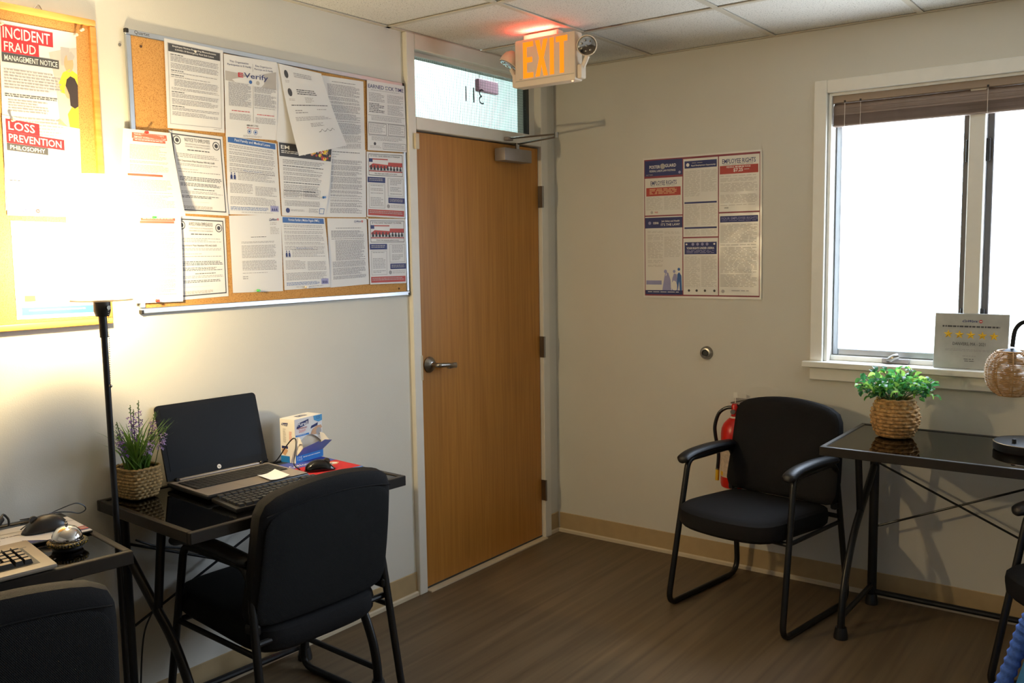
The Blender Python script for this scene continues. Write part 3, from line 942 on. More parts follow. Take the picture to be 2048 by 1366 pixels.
def d5(title):
    def d(p):
        p.rect(.03, .01, .97, .085, 'ink_blue'); p.up(); p.text(title, .16, .025, .86, .07, 'ink_white', .003)
        v = .11
        for n in (2, 1, 2, 4, 2, 3): p.lines(.05, v, .94, v + n * .021, n, 'ink_grey', .35); v += n * .021 + .012
        p.text('Why do I need it?' if title[1] == 'a' else 'Beneficios', .3, .42, .66, .438, 'ink_blue'); p.people(.05, .44, .17, .56, 2, 'ink_navy'); p.lines(.2, .45, .93, .56, 6, 'ink_grey', .3)
        p.lines(.05, .6, .48, .73, 7, 'ink_grey', .3); p.lines(.52, .62, .94, .75, 7, 'ink_grey', .3); p.lines(.05, .77, .93, .88, 6, 'ink_grey', .3)
        p.lines(.05, .9, .76, .95, 4, 'ink_blue', .1); p.rect(.8, .87, .96, .95, 'ink_lilac'); p.up(); p.people(.82, .89, .94, .94, 3, 'ink_navy'); p.lines(.25, .965, .85, .98, 1, 'ink_grey', .1)
    return d
def d6(p):
    logo(p, .75, .045, .95, .08); p.lines(.77, .1, .9, .14, 2, 'ink_light'); p.lines(.77, .16, .95, .26, 5, 'ink_light', .4); p.lines(.38, .28, .68, .295, 1, 'ink', .008)
    p.lines(.2, .34, .85, .37, 2, 'ink_grey', .6); p.lines(.2, .39, .87, .56, 11, 'ink_grey', .1); p.lines(.2, .59, .88, .72, 8, 'ink_grey', .15); p.lines(.2, .745, .7, .76, 1, 'ink_grey'); p.lines(.2, .79, .3, .84, 2, 'ink_grey')
def d7(p):
    for v in (.1, .3):
        p.disc(.13, v, .045, 'ink_charcoal', 1.0); p.lines(.08, v + .07, .2, v + .1, 2, 'ink_light', .4)
    p.lines(.3, .07, .72, .13, 3, 'ink_grey', .15); p.lines(.28, .26, .72, .33, 3, 'ink', .15); p.lines(.42, .35, .62, .42, 4, 'ink_light', .5)
    p.lines(.1, .44, .9, .46, 1, 'ink', .008); p.lines(.15, .5, .4, .55, 2, 'ink_grey', .5); p.lines(.62, .49, .85, .51, 1, 'ink_grey'); p.lines(.12, .58, .88, .63, 3, 'ink_grey', .2); p.lines(.38, .66, .66, .71, 3, 'ink_grey', .3)
    h = p.off(); k = p.mi('ink')
    pts = [(.5 + .04 * i, .77 - .012 * ((i * 7) % 3) + .008 * math.sin(i * 2.1)) for i in range(10)]
    for a, b in zip(pts, pts[1:]): p.mb.add([p.pos(a[0], a[1], h), p.pos(b[0], b[1], h), p.pos(b[0], b[1] + .006, h), p.pos(a[0], a[1] + .006, h)], [(0, 1, 2, 3)], k)
def d8(p):
    p.rect(.02, .02, .98, .2, 'ink'); p.up()
    for k in range(40):
        u, v = .6 + .37 * p.r.random(), .04 + .14 * p.r.random()
        p.disc(u, v, .015 + .025 * p.r.random(), p.r.choice(['ink_brick', 'ink_skin', 'ink_yellow', 'ink_red', 'ink_hair'])); p.layer = 1 + k % 3
    p.layer = 4; p.text('EM', .05, .05, .2, .1, 'ink_white', .008); p.text('NTS', .6, .05, .82, .1, 'ink_white', .008); p.lines(.05, .12, .5, .165, 2, 'ink_white')
    v = .24
    for n, c in ((3, 0), (1, 1), (2, 0), (2, 0), (3, 0), (1, 1), (3, 0), (1, 1), (2, 0)): p.lines(.07, v, .9 - v * .15, v + n * .021, n, 'ink' if c else 'ink_grey', .3); v += n * .021 + .014
    p.frame(.06, .64, .42, .76, .005, 'ink_grey'); p.frame(.46, .63, .82, .75, .005, 'ink_grey'); p.lines(.09, .65, .4, .75, 5, 'ink_grey'); p.lines(.49, .645, .8, .74, 5, 'ink_grey')
    p.lines(.07, .79, .84, .87, 5, 'ink_grey', .15); p.disc(.13, .925, .045, 'ink_navy'); p.lines(.2, .91, .5, .94, 2, 'ink_grey'); p.lines(.6, .89, .82, .95, 4, 'ink_grey', .5); p.frame(.84, .88, .95, .96, .01, 'ink_blue')
def d10(p):
    p.lines(.22, .06, .8, .075, 1, 'ink', .008); v = .1
    for n in (9, 3, 2, 6, 5, 1, 9, 6, 4): p.lines(.1, v, .9, v + n * .0175, n, 'ink_grey', .2, .55); v += n * .0175 + .012
def d11(p):
    p.lines(.1, .05, .84, .07, 1, 'ink', .008); p.lines(.1, .09, .34, .10, 1, 'ink'); p.lines(.1, .125, .26, .135, 1, 'ink'); v = .17
    for n in (4, 5, 4, 6, 5, 3, 2, 1, 2, 4, 5): p.lines(.14, v, .9, v + n * .0155, n, 'ink_grey', .2, .6); v += n * .0155 + .014
def d12(p):
    logo(p, .66, .03, .9, .06); p.lines(.68, .07, .82, .08, 1, 'ink_light'); p.lines(.2, .14, .85, .155, 1, 'ink', .008); v = .18
    for n, ind in ((6, 0), (1, 0), (17, .09), (5, 0), (6, 0), (3, 0)): p.lines(.08 + ind, v, .92, v + n * .0175, n, 'ink_grey', .25, .6); v += n * .0175 + .01
def d13(p):
    p.text('EARNED SICK TIME', .03, .05, .97, .105, 'ink_navy', .008); p.lines(.1, .125, .9, .14, 1, 'ink_grey', .1)
    p.lines(.05, .17, .45, .3, 6, 'ink_grey', .4); p.lines(.52, .17, .96, .3, 8, 'ink_grey', .3); p.lines(.05, .32, .45, .46, 6, 'ink', .4); p.lines(.52, .32, .96, .47, 9, 'ink_grey', .3)
    p.rect(.02, .49, .98, .494, 'ink_charcoal'); p.lines(.1, .51, .9, .57, 3, 'ink_grey'); p.rect(.02, .59, .98, .594, 'ink_charcoal'); p.frame(.03, .6, .48, .77, .008, 'ink_charcoal'); p.frame(.52, .6, .97, .77, .008, 'ink_charcoal'); p.lines(.06, .62, .45, .75, 8, 'ink_grey'); p.lines(.55, .62, .94, .75, 8, 'ink_grey')
    p.rect(.02, .78, .98, .784, 'ink_charcoal'); p.lines(.1, .8, .9, .86, 3, 'ink_grey'); p.disc(.18, .9, .03, 'ink_charcoal'); p.lines(.06, .93, .34, .97, 2, 'ink_light'); p.frame(.38, .88, .98, .975, .006, 'ink_charcoal'); p.lines(.41, .895, .95, .96, 4, 'ink_grey')
def dwork(a, b):
    def d(p):
        p.frame(.05, .03, .95, .36, .01, 'ink_charcoal'); p.text(a, .1, .05, .88, .08, 'ink_charcoal')
        p.rect(.06, .1, .15, .155, 'ink_navy'); p.rect(.15, .1, .55, .117, 'ink_brick'); p.poly([(.16, .175), (.55, .19), (.56, .15), (.94, .15), (.94, .215), (.56, .215), (.55, .245), (.07, .24), (.07, .215)], 'ink_brick'); p.rect(.06, .285, .94, .3, 'ink_brick'); p.up()
        p.people(.07, .195, .93, .29, 10, 'ink'); p.text(b, .2, .315, .8, .345, 'ink_charcoal')
        p.rect(.02, .385, .47, .47, 'ink_navy'); p.rect(.55, .69, .99, .775, 'ink_navy'); p.rect(.03, .885, .97, .975, 'ink_brick'); p.up()
        p.lines(.06, .405, .42, .455, 2, 'ink_light'); p.lines(.58, .71, .95, .76, 3, 'ink_light'); p.lines(.06, .905, .93, .955, 2, 'ink_light', .1)
        p.frame(.05, .49, .46, .86, .007, 'ink_grey'); p.frame(.54, .39, .96, .67, .007, 'ink_grey'); p.lines(.09, .51, .42, .84, 14, 'ink_grey', .4, .4, .2); p.lines(.6, .41, .92, .65, 10, 'ink_grey', .5, .4, .15)
        p.disc(.55, .825, .04, 'ink_grey'); p.lines(.61, .80, .97, .85, 3, 'ink_light')
    return d

SH = {
'A': ((-2.782, 2.191), (-2.562, 2.192), (-2.799, 1.663), (-2.578, 1.669)),
'B': ((-2.792, 1.929), (-2.569, 1.912), (-2.796, 1.649), (-2.577, 1.648)),
'C': ((-2.788, 1.634), (-2.543, 1.629), (-2.789, 1.351), (-2.534, 1.347)),
'P1': ((-2.270, 2.229), (-2.046, 2.226), (-2.274, 1.943), (-2.055, 1.947)),
'P2': ((-2.269, 1.938), (-2.062, 1.934), (-2.248, 1.668), (-2.054, 1.663)),
'P3': ((-2.265, 1.661), (-2.067, 1.655), (-2.261, 1.379), (-2.067, 1.384)),
'R1': ((-2.431, 1.927), (-2.266, 1.927), (-2.466, 1.654), (-2.245, 1.655)),
'R2': ((-2.429, 1.658), (-2.243, 1.659), (-2.426, 1.378), (-2.252, 1.375)),
'P4': ((-2.044, 2.216), (-1.817, 2.221), (-2.051, 1.935), (-1.832, 1.941)),
'P5': ((-2.047, 1.941), (-1.830, 1.930), (-2.054, 1.669), (-1.823, 1.669)),
'P6': ((-2.050, 1.664), (-1.822, 1.673), (-2.048, 1.394), (-1.827, 1.391)),
'P7b': ((-1.818, 2.219), (-1.609, 2.211), (-1.834, 1.937), (-1.624, 1.938)),
'P7': ((-1.811, 2.218), (-1.609, 2.211), (-1.758, 1.888), (-1.516, 1.947)),
'P8': ((-1.825, 1.941), (-1.559, 1.936), (-1.818, 1.669), (-1.609, 1.668)),
'P9': ((-1.823, 1.667), (-1.612, 1.664), (-1.820, 1.394), (-1.594, 1.396)),
'P10': ((-1.599, 2.207), (-1.381, 2.213), (-1.574, 1.927), (-1.384, 1.942)),
'P11': ((-1.594, 1.936), (-1.381, 1.942), (-1.617, 1.668), (-1.390, 1.671)),
'P12': ((-1.599, 1.664), (-1.387, 1.667), (-1.594, 1.394), (-1.382, 1.400)),
'P13': ((-1.366, 2.221), (-1.148, 2.226), (-1.373, 1.942), (-1.143, 1.950)),
'P14': ((-1.379, 1.936), (-1.159, 1.944), (-1.387, 1.675), (-1.163, 1.671)),
'P15': ((-1.382, 1.667), (-1.160, 1.669), (-1.382, 1.398), (-1.165, 1.396)),
}
def curl(mid=0.0, bot=0.0, right=0.0, left=0.0):
    return lambda u, v: .0004 + mid * math.sin(PI * u) * math.sin(PI * v) + bot * v * v + right * u ** 3 * math.sin(PI * min(1, v * .9 + .05)) + left * (1 - u) ** 3 * math.sin(PI * min(1, v * .9 + .05))
DOCS = [
 ('A', 0.0110, curl(.001), dA, 'notice_poster', 'INCIDENT FRAUD notice with red title blocks and yellow shirts on the pine board'),
 ('B', 0.0125, curl(.001), dB, 'notice_poster', 'LOSS PREVENTION notice with red title blocks on the pine board'),
 ('C', 0.0110, curl(.001), dC, 'notice_sheet', 'notice with blue top and bottom bands lowest on the pine board'),
 ('P2', 0.0095, curl(.001, .003), dnotice('NOTICE TO EMPLOYEES', 'THE COMMONWEALTH OF MASSACHUSETTS', 'DEPARTMENT OF INDUSTRIAL ACCIDENTS', 'DIA Department Main Number 905-462-5600'), 'notice_sheet', 'black bordered NOTICE TO EMPLOYEES sheet with two seals'),
 ('P3', 0.0095, curl(.001), dnotice('AVISO PARA EMPLEADOS', 'COMMONWEALTH DE MASSACHUSETTS', 'DEPARTAMENTO DE ACCIDENTES INDUSTRIALES', 'Department Main Number 905-462-5600'), 'notice_sheet', 'black bordered AVISO PARA EMPLEADOS sheet in the bottom row'),
 ('P1', 0.0130, curl(.001), d1, 'notice_sheet', 'paid sick leave notice with a dark rounded title band, top left of the aluminium board'),
 ('R2', 0.0140, curl(.004, .002, .004), dR(False), 'notice_sheet', 'blown out sheet with faint red headings under a green pin'),
 ('R1', 0.0150, curl(.002, .030, .004), dR(True), 'notice_sheet', 'curling sheet with a red heading under a red pin beside the lamp'),
 ('P5', 0.0095, curl(.001), d5('Paid Family and Medical Leave'), 'notice_sheet', 'Paid Family and Medical Leave sheet with a blue title band'),
 ('P4', 0.0131, curl(.002, 0, .003), d4, 'notice_sheet', 'E-Verify participation sheet with grey title panel'),
 ('P6', 0.0095, curl(.003), d6, 'letter_sheet', 'rippled letter with a logo, lowest of the second column, green pin at its foot'),
 ('P7b', 0.0131, curl(.001, .002), None, 'letter_sheet', 'plain white sheet behind the crooked signed letter'),
 ('P7', 0.0146, lambda u, v: .002 + .03 * v * v + .012 * math.sin(PI * u) * v, d7, 'letter_sheet', 'crooked signed letter hanging over the sheets around it'),
 ('P8', 0.0100, curl(.001, 0, .006), d8, 'notice_sheet', 'sheet with a black photo banner half hidden by the crooked letter'),
 ('P9', 0.0095, curl(.001, 0, .004), d5('Permiso Familiar y Médico Pagado (PMFL)'), 'notice_sheet', 'Permiso Familiar y Médico Pagado sheet with a blue title band'),
 ('P10', 0.0095, curl(.001), d10, 'notice_sheet', 'densely typed sheet in the top row left of EARNED SICK TIME'),
 ('P11', 0.0110, curl(.001), d11, 'notice_sheet', 'densely typed sheet in the middle row beside the blue pin'),
 ('P12', 0.0095, curl(.001), d12, 'letter_sheet', 'densely typed logo letter in the bottom row of the fourth column'),
 ('P13', 0.0135, curl(.001), d13, 'notice_sheet', 'EARNED SICK TIME sheet with navy title in the top right corner'),
 ('P14', 0.0130, curl(.001), dwork('SI USTED TIENE DERECHO A TRABAJAR', 'No deje que nadie se lo quite.'), 'notice_sheet', 'Spanish right to work sheet with a red flag picture, middle of the right column'),
 ('P15', 0.0130, curl(.001), dwork('IF YOU HAVE THE RIGHT TO WORK', "Don't let anyone take it away."), 'notice_sheet', 'IF YOU HAVE THE RIGHT TO WORK sheet with a red flag picture, bottom right'),
]
for i, (k, yy, bf, dw, nm, lb) in enumerate(DOCS):
    q = [(a, -yy, b) for a, b in SH[k]]
    make_sheet(nm, lb, 'paper', *q, NL, bf, dw, seed=30 + i, group='papers pinned to the cork boards', mat='paper')

def push_pin(x, z, mat, label, y=-.016, big=True):
    t = thing('push_pin', label, 'pin', (x, y, z), 0, 'pins in the cork boards')
    if big:
        MB().lathe([(0, 0), (.005, 0), (.005, -.0015), (.003, -.004), (.003, -.009), (.0045, -.0105), (.0045, -.012), (0, -.0122)], 12, (0, 0, 0), 'Y').build('pin_head', mat, t)
    else:
        MB().lathe([(0, 0), (.0045, 0), (.004, -.0015), (.002, -.0028), (0, -.003)], 12, (0, 0, 0), 'Y').build('pin_head', mat, t)
    MB().lathe([(0, .0055), (.0004, .005), (.0005, 0), (0, 0)], 6, (0, 0, 0), 'Y').build('needle', 'brushed', t)
for a in ((-2.778, 2.180, 'pin_clear', 'clear push pin at the top left of the INCIDENT FRAUD notice', -.0125), (-2.566, 2.186, 'pin_clear', 'clear push pin at the top right of the INCIDENT FRAUD notice', -.0125),
          (-2.765, 1.917, 'pin_clear', 'clear push pin on the LOSS PREVENTION title', -.014), (-2.545, 2.205, 'pin_clear', 'clear push pin in bare cork at the top right of the pine board', -.0105),
          (-2.355, 1.920, 'pin_red', 'red push pin on the red headed sheet', -.016), (-2.344, 1.652, 'pin_green', 'green push pin on the blown out sheet by the lamp', -.017),
          (-2.350, 1.383, 'pin_red', 'red push pin at the foot of the blown out sheet', -.019), (-1.942, 1.398, 'pin_green', 'green push pin at the foot of the logo letter', -.0105),
          (-1.618, 1.743, 'pin_blue', 'blue push pin beside the densely typed middle sheet', -.0135), (-1.719, 1.401, 'pin_clear', 'clear push pin at the foot of the Spanish leave sheet', -.0105)):
    push_pin(a[0], a[1], a[2], a[3], a[4])
for a in ((-2.351, 2.19, 'pin_brown', 'brown tack in bare cork at the top left of the aluminium board', -.0095), (-1.208, 1.374, 'pin_brown', 'brown tack in bare cork at the bottom right of the aluminium board', -.0095),
          (-2.156, 2.205, 'pin_white', 'white tack on the dark title of the sick leave notice', -.0145), (-2.262, 1.932, 'pin_white', 'white tack in the top left corner of NOTICE TO EMPLOYEES', -.0105),
          (-1.387, 1.668, 'pin_white', 'white tack between the two right to work sheets', -.0145), (-1.252, 2.202, 'pin_white', 'white tack on the EARNED SICK TIME title', -.0145)):
    push_pin(*a, big=False)

# poster on the window wall
def dposter(p):
    p.rect(.012, .012, .985, .985, 'ink_maroon')
    p.up()
    c1, c2, c3 = (.018, .349), (.357, .650), (.658, .980)
    p.rect(c1[0], .02, c1[1], .13, 'ink_navy'); p.rect(c1[0], .145, c1[1], .408, 'paper_gloss'); p.rect(c1[0], .417, c1[1], .945, 'paper_gloss'); p.rect(c1[0], .945, c1[1], .975, 'ink_navy')
    p.rect(c2[0], .026, c2[1], .568, 'paper_gloss'); p.rect(c2[0], .578, c2[1], .975, 'paper_gloss')
    p.rect(c3[0], .026, c3[1], .403, 'paper_gloss'); p.rect(c3[0], .413, c3[1], .975, 'paper_gloss'); p.up()
    p.rect(0, .0, .012, 1, 'paper_gloss'); p.rect(.985, 0, 1, 1, 'paper_gloss')
    # column 1
    p.text('POSTER', .06, .055, .155, .078, 'ink_white', .02); p.text('GUARD', .2, .05, .295, .073, 'ink_white', .02); p.disc(.178, .065, .022, 'ink_light', .9); p.text('FEDERAL LABOR LAW POSTINGS', .06, .088, .29, .102, 'ink_white', .01)
    p.disc(.325, .113, .011, 'ink_lilac', .9); p.lines(.03, .118, .09, .126, 2, 'ink_light')
    p.text('EMPLOYEE RIGHTS', .07, .165, .3, .195, 'ink_navy', .01); p.lines(.07, .199, .29, .206, 1, 'ink_grey', .02); p.rect(.03, .212, .335, .272, 'ink_brick')
    p.lines(.03, .28, .18, .375, 14, 'ink_pale', .3); p.lines(.19, .28, .335, .375, 14, 'ink_pale', .3); p.disc(.08, .388, .012, 'ink_light', .9); p.text('WHD', .105, .382, .135, .394, 'ink_red', .02)
    p.rect(c1[0], .425, c1[1], .5, 'ink_navy')
    p.lines(.04, .52, .18, .78, 30, 'ink_pale', .3, .45, .1); p.lines(.19, .52, .335, .71, 22, 'ink_pale', .3, .45, .1); p.rect(.025, .875, .165, .905, 'ink_lilac')
    p.poly([(.17, .945), (.19, .85), (.2, .815), (.225, .82), (.245, .87), (.25, .945)], 'ink_lilac'); p.disc(.2, .81, .014, 'ink_lilac', .9)
    p.poly([(.255, .945), (.26, .86), (.275, .825), (.3, .83), (.31, .945)], 'ink_lilac'); p.disc(.277, .81, .012, 'ink_lilac', .9)
    p.poly([(.3, .9), (.305, .83), (.32, .815), (.34, .84), (.345, .945), (.325, .945), (.32, .88), (.31, .945)], 'ink_blue'); p.disc(.318, .795, .012, 'ink_blue', .9)
    p.up(); p.lines(.06, .22, .3, .262, 4, 'ink_skin', .08, .6); p.text('Job Safety and Health', .165, .445, .325, .462, 'ink_white', .01); p.text("IT'S THE LAW!", .16, .468, .325, .485, 'ink_white', .01); p.text('OSHA', .09, .455, .14, .472, 'ink_white', .02); p.disc(.06, .463, .013, 'ink_lilac', .9); p.lines(.04, .955, .32, .965, 1, 'ink_white', .1)
    # column 2
    p.rect(.368, .042, .64, .092, 'ink_navy'); p.lines(.37, .11, .5, .29, 24, 'ink_pale', .3); p.lines(.51, .11, .64, .26, 20, 'ink_pale', .3)
    for v in (.325, .5): p.rect(.367, v, .64, v + .012, 'ink_navy')
    p.lines(.37, .345, .5, .49, 20, 'ink_pale', .2); p.lines(.51, .345, .64, .49, 20, 'ink_pale', .2); p.lines(.37, .518, .5, .56, 6, 'ink_pale', .2); p.lines(.51, .518, .64, .56, 6, 'ink_pale', .2)
    p.rect(.368, .605, .64, .69, 'ink_navy'); p.lines(.37, .705, .5, .925, 30, 'ink_pale', .3); p.lines(.51, .705, .64, .92, 30, 'ink_pale', .3)
    for u in (.405, .47, .54, .62): p.disc(u, .945, .01, 'ink_charcoal', .9)
    p.up(); p.disc(.395, .068, .014, 'ink_white', .9); p.lines(.43, .055, .52, .063, 1, 'ink_light'); p.text('Equal Employment Opportunity', .425, .07, .63, .082, 'ink_white', .02)
    for u in (.44, .48, .52, .56): p.disc(u, .62, .012, 'ink_lilac', .9)
    p.disc(.385, .62, .008, 'ink_white'); p.disc(.62, .62, .008, 'ink_white'); p.text('YOUR RIGHTS UNDER USERRA', .385, .64, .62, .655, 'ink_white', .02); p.lines(.385, .662, .62, .685, 3, 'ink_lilac', .1)
    # column 3
    p.text('EMPLOYEE RIGHTS', .685, .047, .95, .078, 'ink_navy', .01); p.lines(.69, .083, .93, .09, 1, 'ink_grey', .02); p.rect(.665, .092, .97, .148, 'ink_brick')
    p.lines(.67, .16, .965, .365, 24, 'ink_pale', .2, .5, .1); p.text('WHD', .7, .372, .735, .382, 'ink_charcoal', .02)
    p.rect(.667, .432, .97, .475, 'ink_navy'); p.lines(.67, .49, .965, .92, 44, 'ink_pale', .2, .5, .08); p.disc(.69, .948, .014, 'ink_light', .9); p.lines(.76, .94, .9, .952, 1, 'ink_grey')
    p.up(); p.text('FEDERAL MINIMUM WAGE', .72, .097, .91, .108, 'ink_white', .01); p.text('$7.25', .775, .112, .85, .138, 'ink_white', .02); p.lines(.86, .12, .9, .128, 1, 'ink_white'); p.text('YOUR EMPLOYEE RIGHTS', .675, .44, .965, .457, 'ink_lilac', .01); p.lines(.68, .463, .96, .469, 1, 'ink_lilac', .02)
def ripple(u, v):
    return .003 + .0022 * noise.noise(Vector((u * 3.2, v * 4.1, .3))) + .0012 * noise.noise(Vector((u * 9, v * 12, 2)))
make_sheet('labor_law_poster', 'large glossy labour law poster in red and blue panels on the window wall', 'poster', (-.001, -.527, 1.968), (-.001, -1.135, 1.966), (-.001, -.531, 1.285), (-.001, -1.140, 1.287), (-1, 0, 0), ripple, dposter, 'paper_gloss', 5, nu=40, nv=48)

t = thing('wall_door_stop', 'round metal door stop on the wall below the poster', 'door stop', (0, -.870, 1.026))
MB().lathe([(0, -.012), (.0, -.012), (.017, -.014), (.017, -.02), (.024, -.019), (.031, -.010), (.032, 0), (0, 0)], 28, (0, 0, 0), 'X').build('stop_body', 'brushed', t)
MB().lathe([(0, -.0185), (.012, -.018), (.0165, -.0145), (.0165, -.0125), (0, -.0125)], 20, (0, 0, 0), 'X').build('rubber_bumper', 'rubber', t)

# ------------------------------------------------------------------ exit sign (hung from the ceiling)
ex = thing('exit_sign', 'white EXIT sign with glowing orange letters hung from the ceiling', 'exit sign', (-.772, -.494, CEIL))
ex.scale = (1.045, 1.045, 1.045)
# local: face looks to -x; y runs along the sign
zt, zb = -.030, -.219
body = MB().rbox(-.028, .028, -.147, .147, zb, zt, .006, 2).build('housing', 'sign_housing', ex)
MB().rbox(-.030, -.0285, -.143, .143, zb + .024, zb + .027, .0005, 1).build('face_seam', 'tbar', ex)
MB().rbox(.012, .03, -.06, .12, -.0295, -.024, .002, 1).build('canopy_neck', 'sign_housing', ex)
MB().rbox(.010, .055, -.04, .13, -.0235, -.0005, .004, 1).build('canopy', 'sign_housing', ex)
LET = {'E': [[(0, 0), (1, 0), (1, .14), (.36, .14), (.36, .43), (.9, .43), (.9, .57), (.36, .57), (.36, .86), (1, .86), (1, 1), (0, 1)]],
       'X': [[(0, 0), (.34, 0), (.5, .33), (.66, 0), (1, 0), (.68, .5), (1, 1), (.66, 1), (.5, .67), (.34, 1), (0, 1), (.32, .5)]],
       'I': [[(0, 0), (1, 0), (1, 1), (0, 1)]], 'T': [[(.32, 0), (.68, 0), (.68, .85), (1, .85), (1, 1), (0, 1), (0, .85), (.32, .85)]]}
def letters(xf, sgn, yoff):
    cur = yoff
    for ch, wd in (('E', .050), ('X', .060), ('I', .019), ('T', .054)):
        for poly in LET[ch]:
            f = lambda a, b, h, c=cur, wd=wd: Vector((xf + h, c - sgn * a * wd, zb + .034 + b * .143))
            MB().prism(poly, f, 0, -.0015 * sgn).build('letter', 'exit_red', ex, smooth=False)
        cur -= sgn * (wd + .011)
letters(-.0282, 1, .104)
MB().rbox(-.0289, -.0283, .11, .125, zb + .03, zb + .034, .0002, 1).build('print_mark', 'tbar', ex)
MB().box(-.0180, -.0110, -.03, .12, zt + .0003, zt + .0008).build('light_leak_strip', 'exit_led', ex, smooth=False)
MB().lathe([(0, 0), (.004, 0), (.004, .003), (0, .004)], 10, (-.018, -.128, zb - .0035)).build('charge_indicator', 'led_dot', ex)
for sy, tilt in ((-1, None), (1, None)):
    br = MB()
    br.rbox(-.018, .018, sy * .1475, sy * .170, zb + .005, zb + .06, .006, 2)
    if sy < 0:
        br.tube([(0, -.165, zb + .05), (-.004, -.19, zb + .09)], .010, 10)
    else:
        br.tube([(0, .165, zb + .05), (0, .185, zb + .085)], .010, 10)
    br.build('lamp_bracket', 'sign_housing', ex)
    if sy < 0:
        d = Vector((-.80, -.42, -.30)).normalized(); c = Vector((-.012, -.193, zb + .128))
    else:
        d = Vector((-.35, .3, -.85)).normalized(); c = Vector((0, .196, zb + .118))
    q = d.to_track_quat('Z', 'Y').to_matrix()
    def place(mb):
        mb.v = [tuple(c + q @ Vector(v)) for v in mb.v]
        return mb
    place(MB().lathe([(0, -.045), (.016, -.043), (.030, -.03), (.038, -.008), (.040, .012), (.037, .014), (.034, .010), (0, .008)], 24)).build('lamp_head', 'sign_housing', ex)
    place(MB().lathe([(.0, .0085), (.034, .0105), (.0335, .0155), (.02, .019), (0, .0195)], 24)).build('lens', 'chrome', ex)
    dm = MB()
    for k in range(7):
        a = 2 * PI * k / 7; cc = (.021 * math.cos(a), .021 * math.sin(a), .0165) if k else (0, 0, .018)
        dm.lathe([(.0052, 0), (.004, .004), (0, .005)], 8, cc)
    place(dm).build('reflector_cups', 'brushed', ex)

# ================================================================== FURNITURE
def desk(label, loc, rz, W, D, H):
    t = thing('glass_desk', label, 'desk', loc, rz, 'smoked glass desks')
    k = H / .773
    fb = .018; hh = .034
    for nm, q in (('top_frame', (0, W, 0, fb, H - hh, H)), ('top_frame', (0, W, D - fb, D, H - hh, H)), ('top_frame', (0, fb, fb + .0003, D - fb - .0003, H - hh, H)), ('top_frame', (W - fb, W, fb + .0003, D - fb - .0003, H - hh, H))):
        MB().rbox(*q, .002, 1).build(nm, 'desk_metal', t)
    MB().rbox(fb + .0005, W - fb - .0005, fb + .0005, D - fb - .0005, H - .010, H - .003, .001, 1).build('glass_top', 'smoked_glass', t)
    yr = D - .03
    for s in (.065, W - .065):
        MB().tube([(s, yr, .02), (s, yr, H - hh - .0005)], .019, 14, sx=.75, sy=1.0).build('rear_leg', 'black_metal', t)
        path = smooth_path([(s, .10, .02), (s, .105, .10), (s, .128, .19 * k), (s, .185, .30 * k), (s, .26, .395 * k), (s, .37, .485 * k), (s, yr - .01, .60 * k)], 6)
        MB().tube(path, .019, 14, sx=.72, sy=1.0, upv=(0, 1, 0)).build('front_leg', 'black_metal', t)
        MB().tube([(s, .325, .452 * k), (s, .275, H - hh - .0005)], .014, 12, sx=.7).build('strut', 'black_metal', t)
        MB().tube([(s, .112, .085), (s, yr - .016, .085)], .011, 10).build('foot_bar', 'black_metal', t)
        for y in (.10, yr):
            MB().lathe([(0, 0), (.027, 0), (.027, .012), (.021, .045), (.0, .046)], 18, (s, y, 0)).build('foot_cap', 'plastic_black', t)
    MB().tube([(.065 + .016, yr, .055), (W - .065 - .016, yr, .055)], .012, 10).build('rear_bar', 'black_metal', t)
    MB().tube([(.065, yr - .006, .625 * k), (W - .065, yr - .006, .335 * k)], .0045, 8).build('brace_rod', 'black_metal', t)
    MB().tube([(.065, yr + .006, .335 * k), (W - .065, yr + .006, .625 * k)], .0045, 8).build('brace_rod', 'black_metal', t)
    return t
H1 = .773
desk('smoked glass desk holding the open laptop', (-2.623, -.559, 0), math.radians(-3.6), .80, .547, H1)
H2d = .79
R2d = math.radians(-8)
fr2 = Vector((-2.82, -.612, 0))
o2 = fr2 - Vector((math.cos(R2d), math.sin(R2d), 0)) * .78
desk('smoked glass desk with the call bell in the bottom left corner', tuple(o2), R2d, .78, .505, H2d)
desk('smoked glass desk under the window', (-.631, -1.618, 0), -PI / 2, .79, .557, H1)

def pillow(mapf, nrmf, tf, tb, nth=56, nr=9, n=6.0, k=9, edge=.42):
    """closed cushion: polar rings over a rounded rectangle; mapf takes a, b in [-1, 1]"""
    mb = MB()
    rs = [math.sin(PI / 2 * i / nr) for i in range(nr + 1)]
    rs[0] = .02
    def ring(side, t):
        out = []
        for j in range(nth):
            th = 2 * PI * j / nth
            c, q = math.cos(th), math.sin(th)
            S = 1 / (abs(c) ** n + abs(q) ** n) ** (1 / n)
            A, B = t * c * S, t * q * S
            h = max(0.0, 1 - t ** k) ** edge
            out.append(mapf(A, B) + nrmf(A, B) * (tf if side > 0 else -tb) * h)
        return out
    rings = [ring(1, t) for t in rs] + [ring(-1, t) for t in reversed(rs[:-1])]
    vs = [p for rg in rings for p in rg]
    fs = []
    for i in range(len(rings) - 1):
        for j in range(nth):
            l = (j + 1) % nth
            fs.append((i * nth + j, i * nth + l, (i + 1) * nth + l, (i + 1) * nth + j))
    fs.append(tuple(reversed(range(nth))))
    fs.append(tuple((len(rings) - 1) * nth + j for j in range(nth)))
    return mb.add(vs, fs)

def weld(o):
    bm = bmesh.new(); bm.from_mesh(o.data)
    bmesh.ops.remove_doubles(bm, verts=bm.verts, dist=.0002)
    bmesh.ops.recalc_face_normals(bm, faces=bm.faces)
    bm.to_mesh(o.data); bm.free()
    o.data.shade_smooth()
    return o

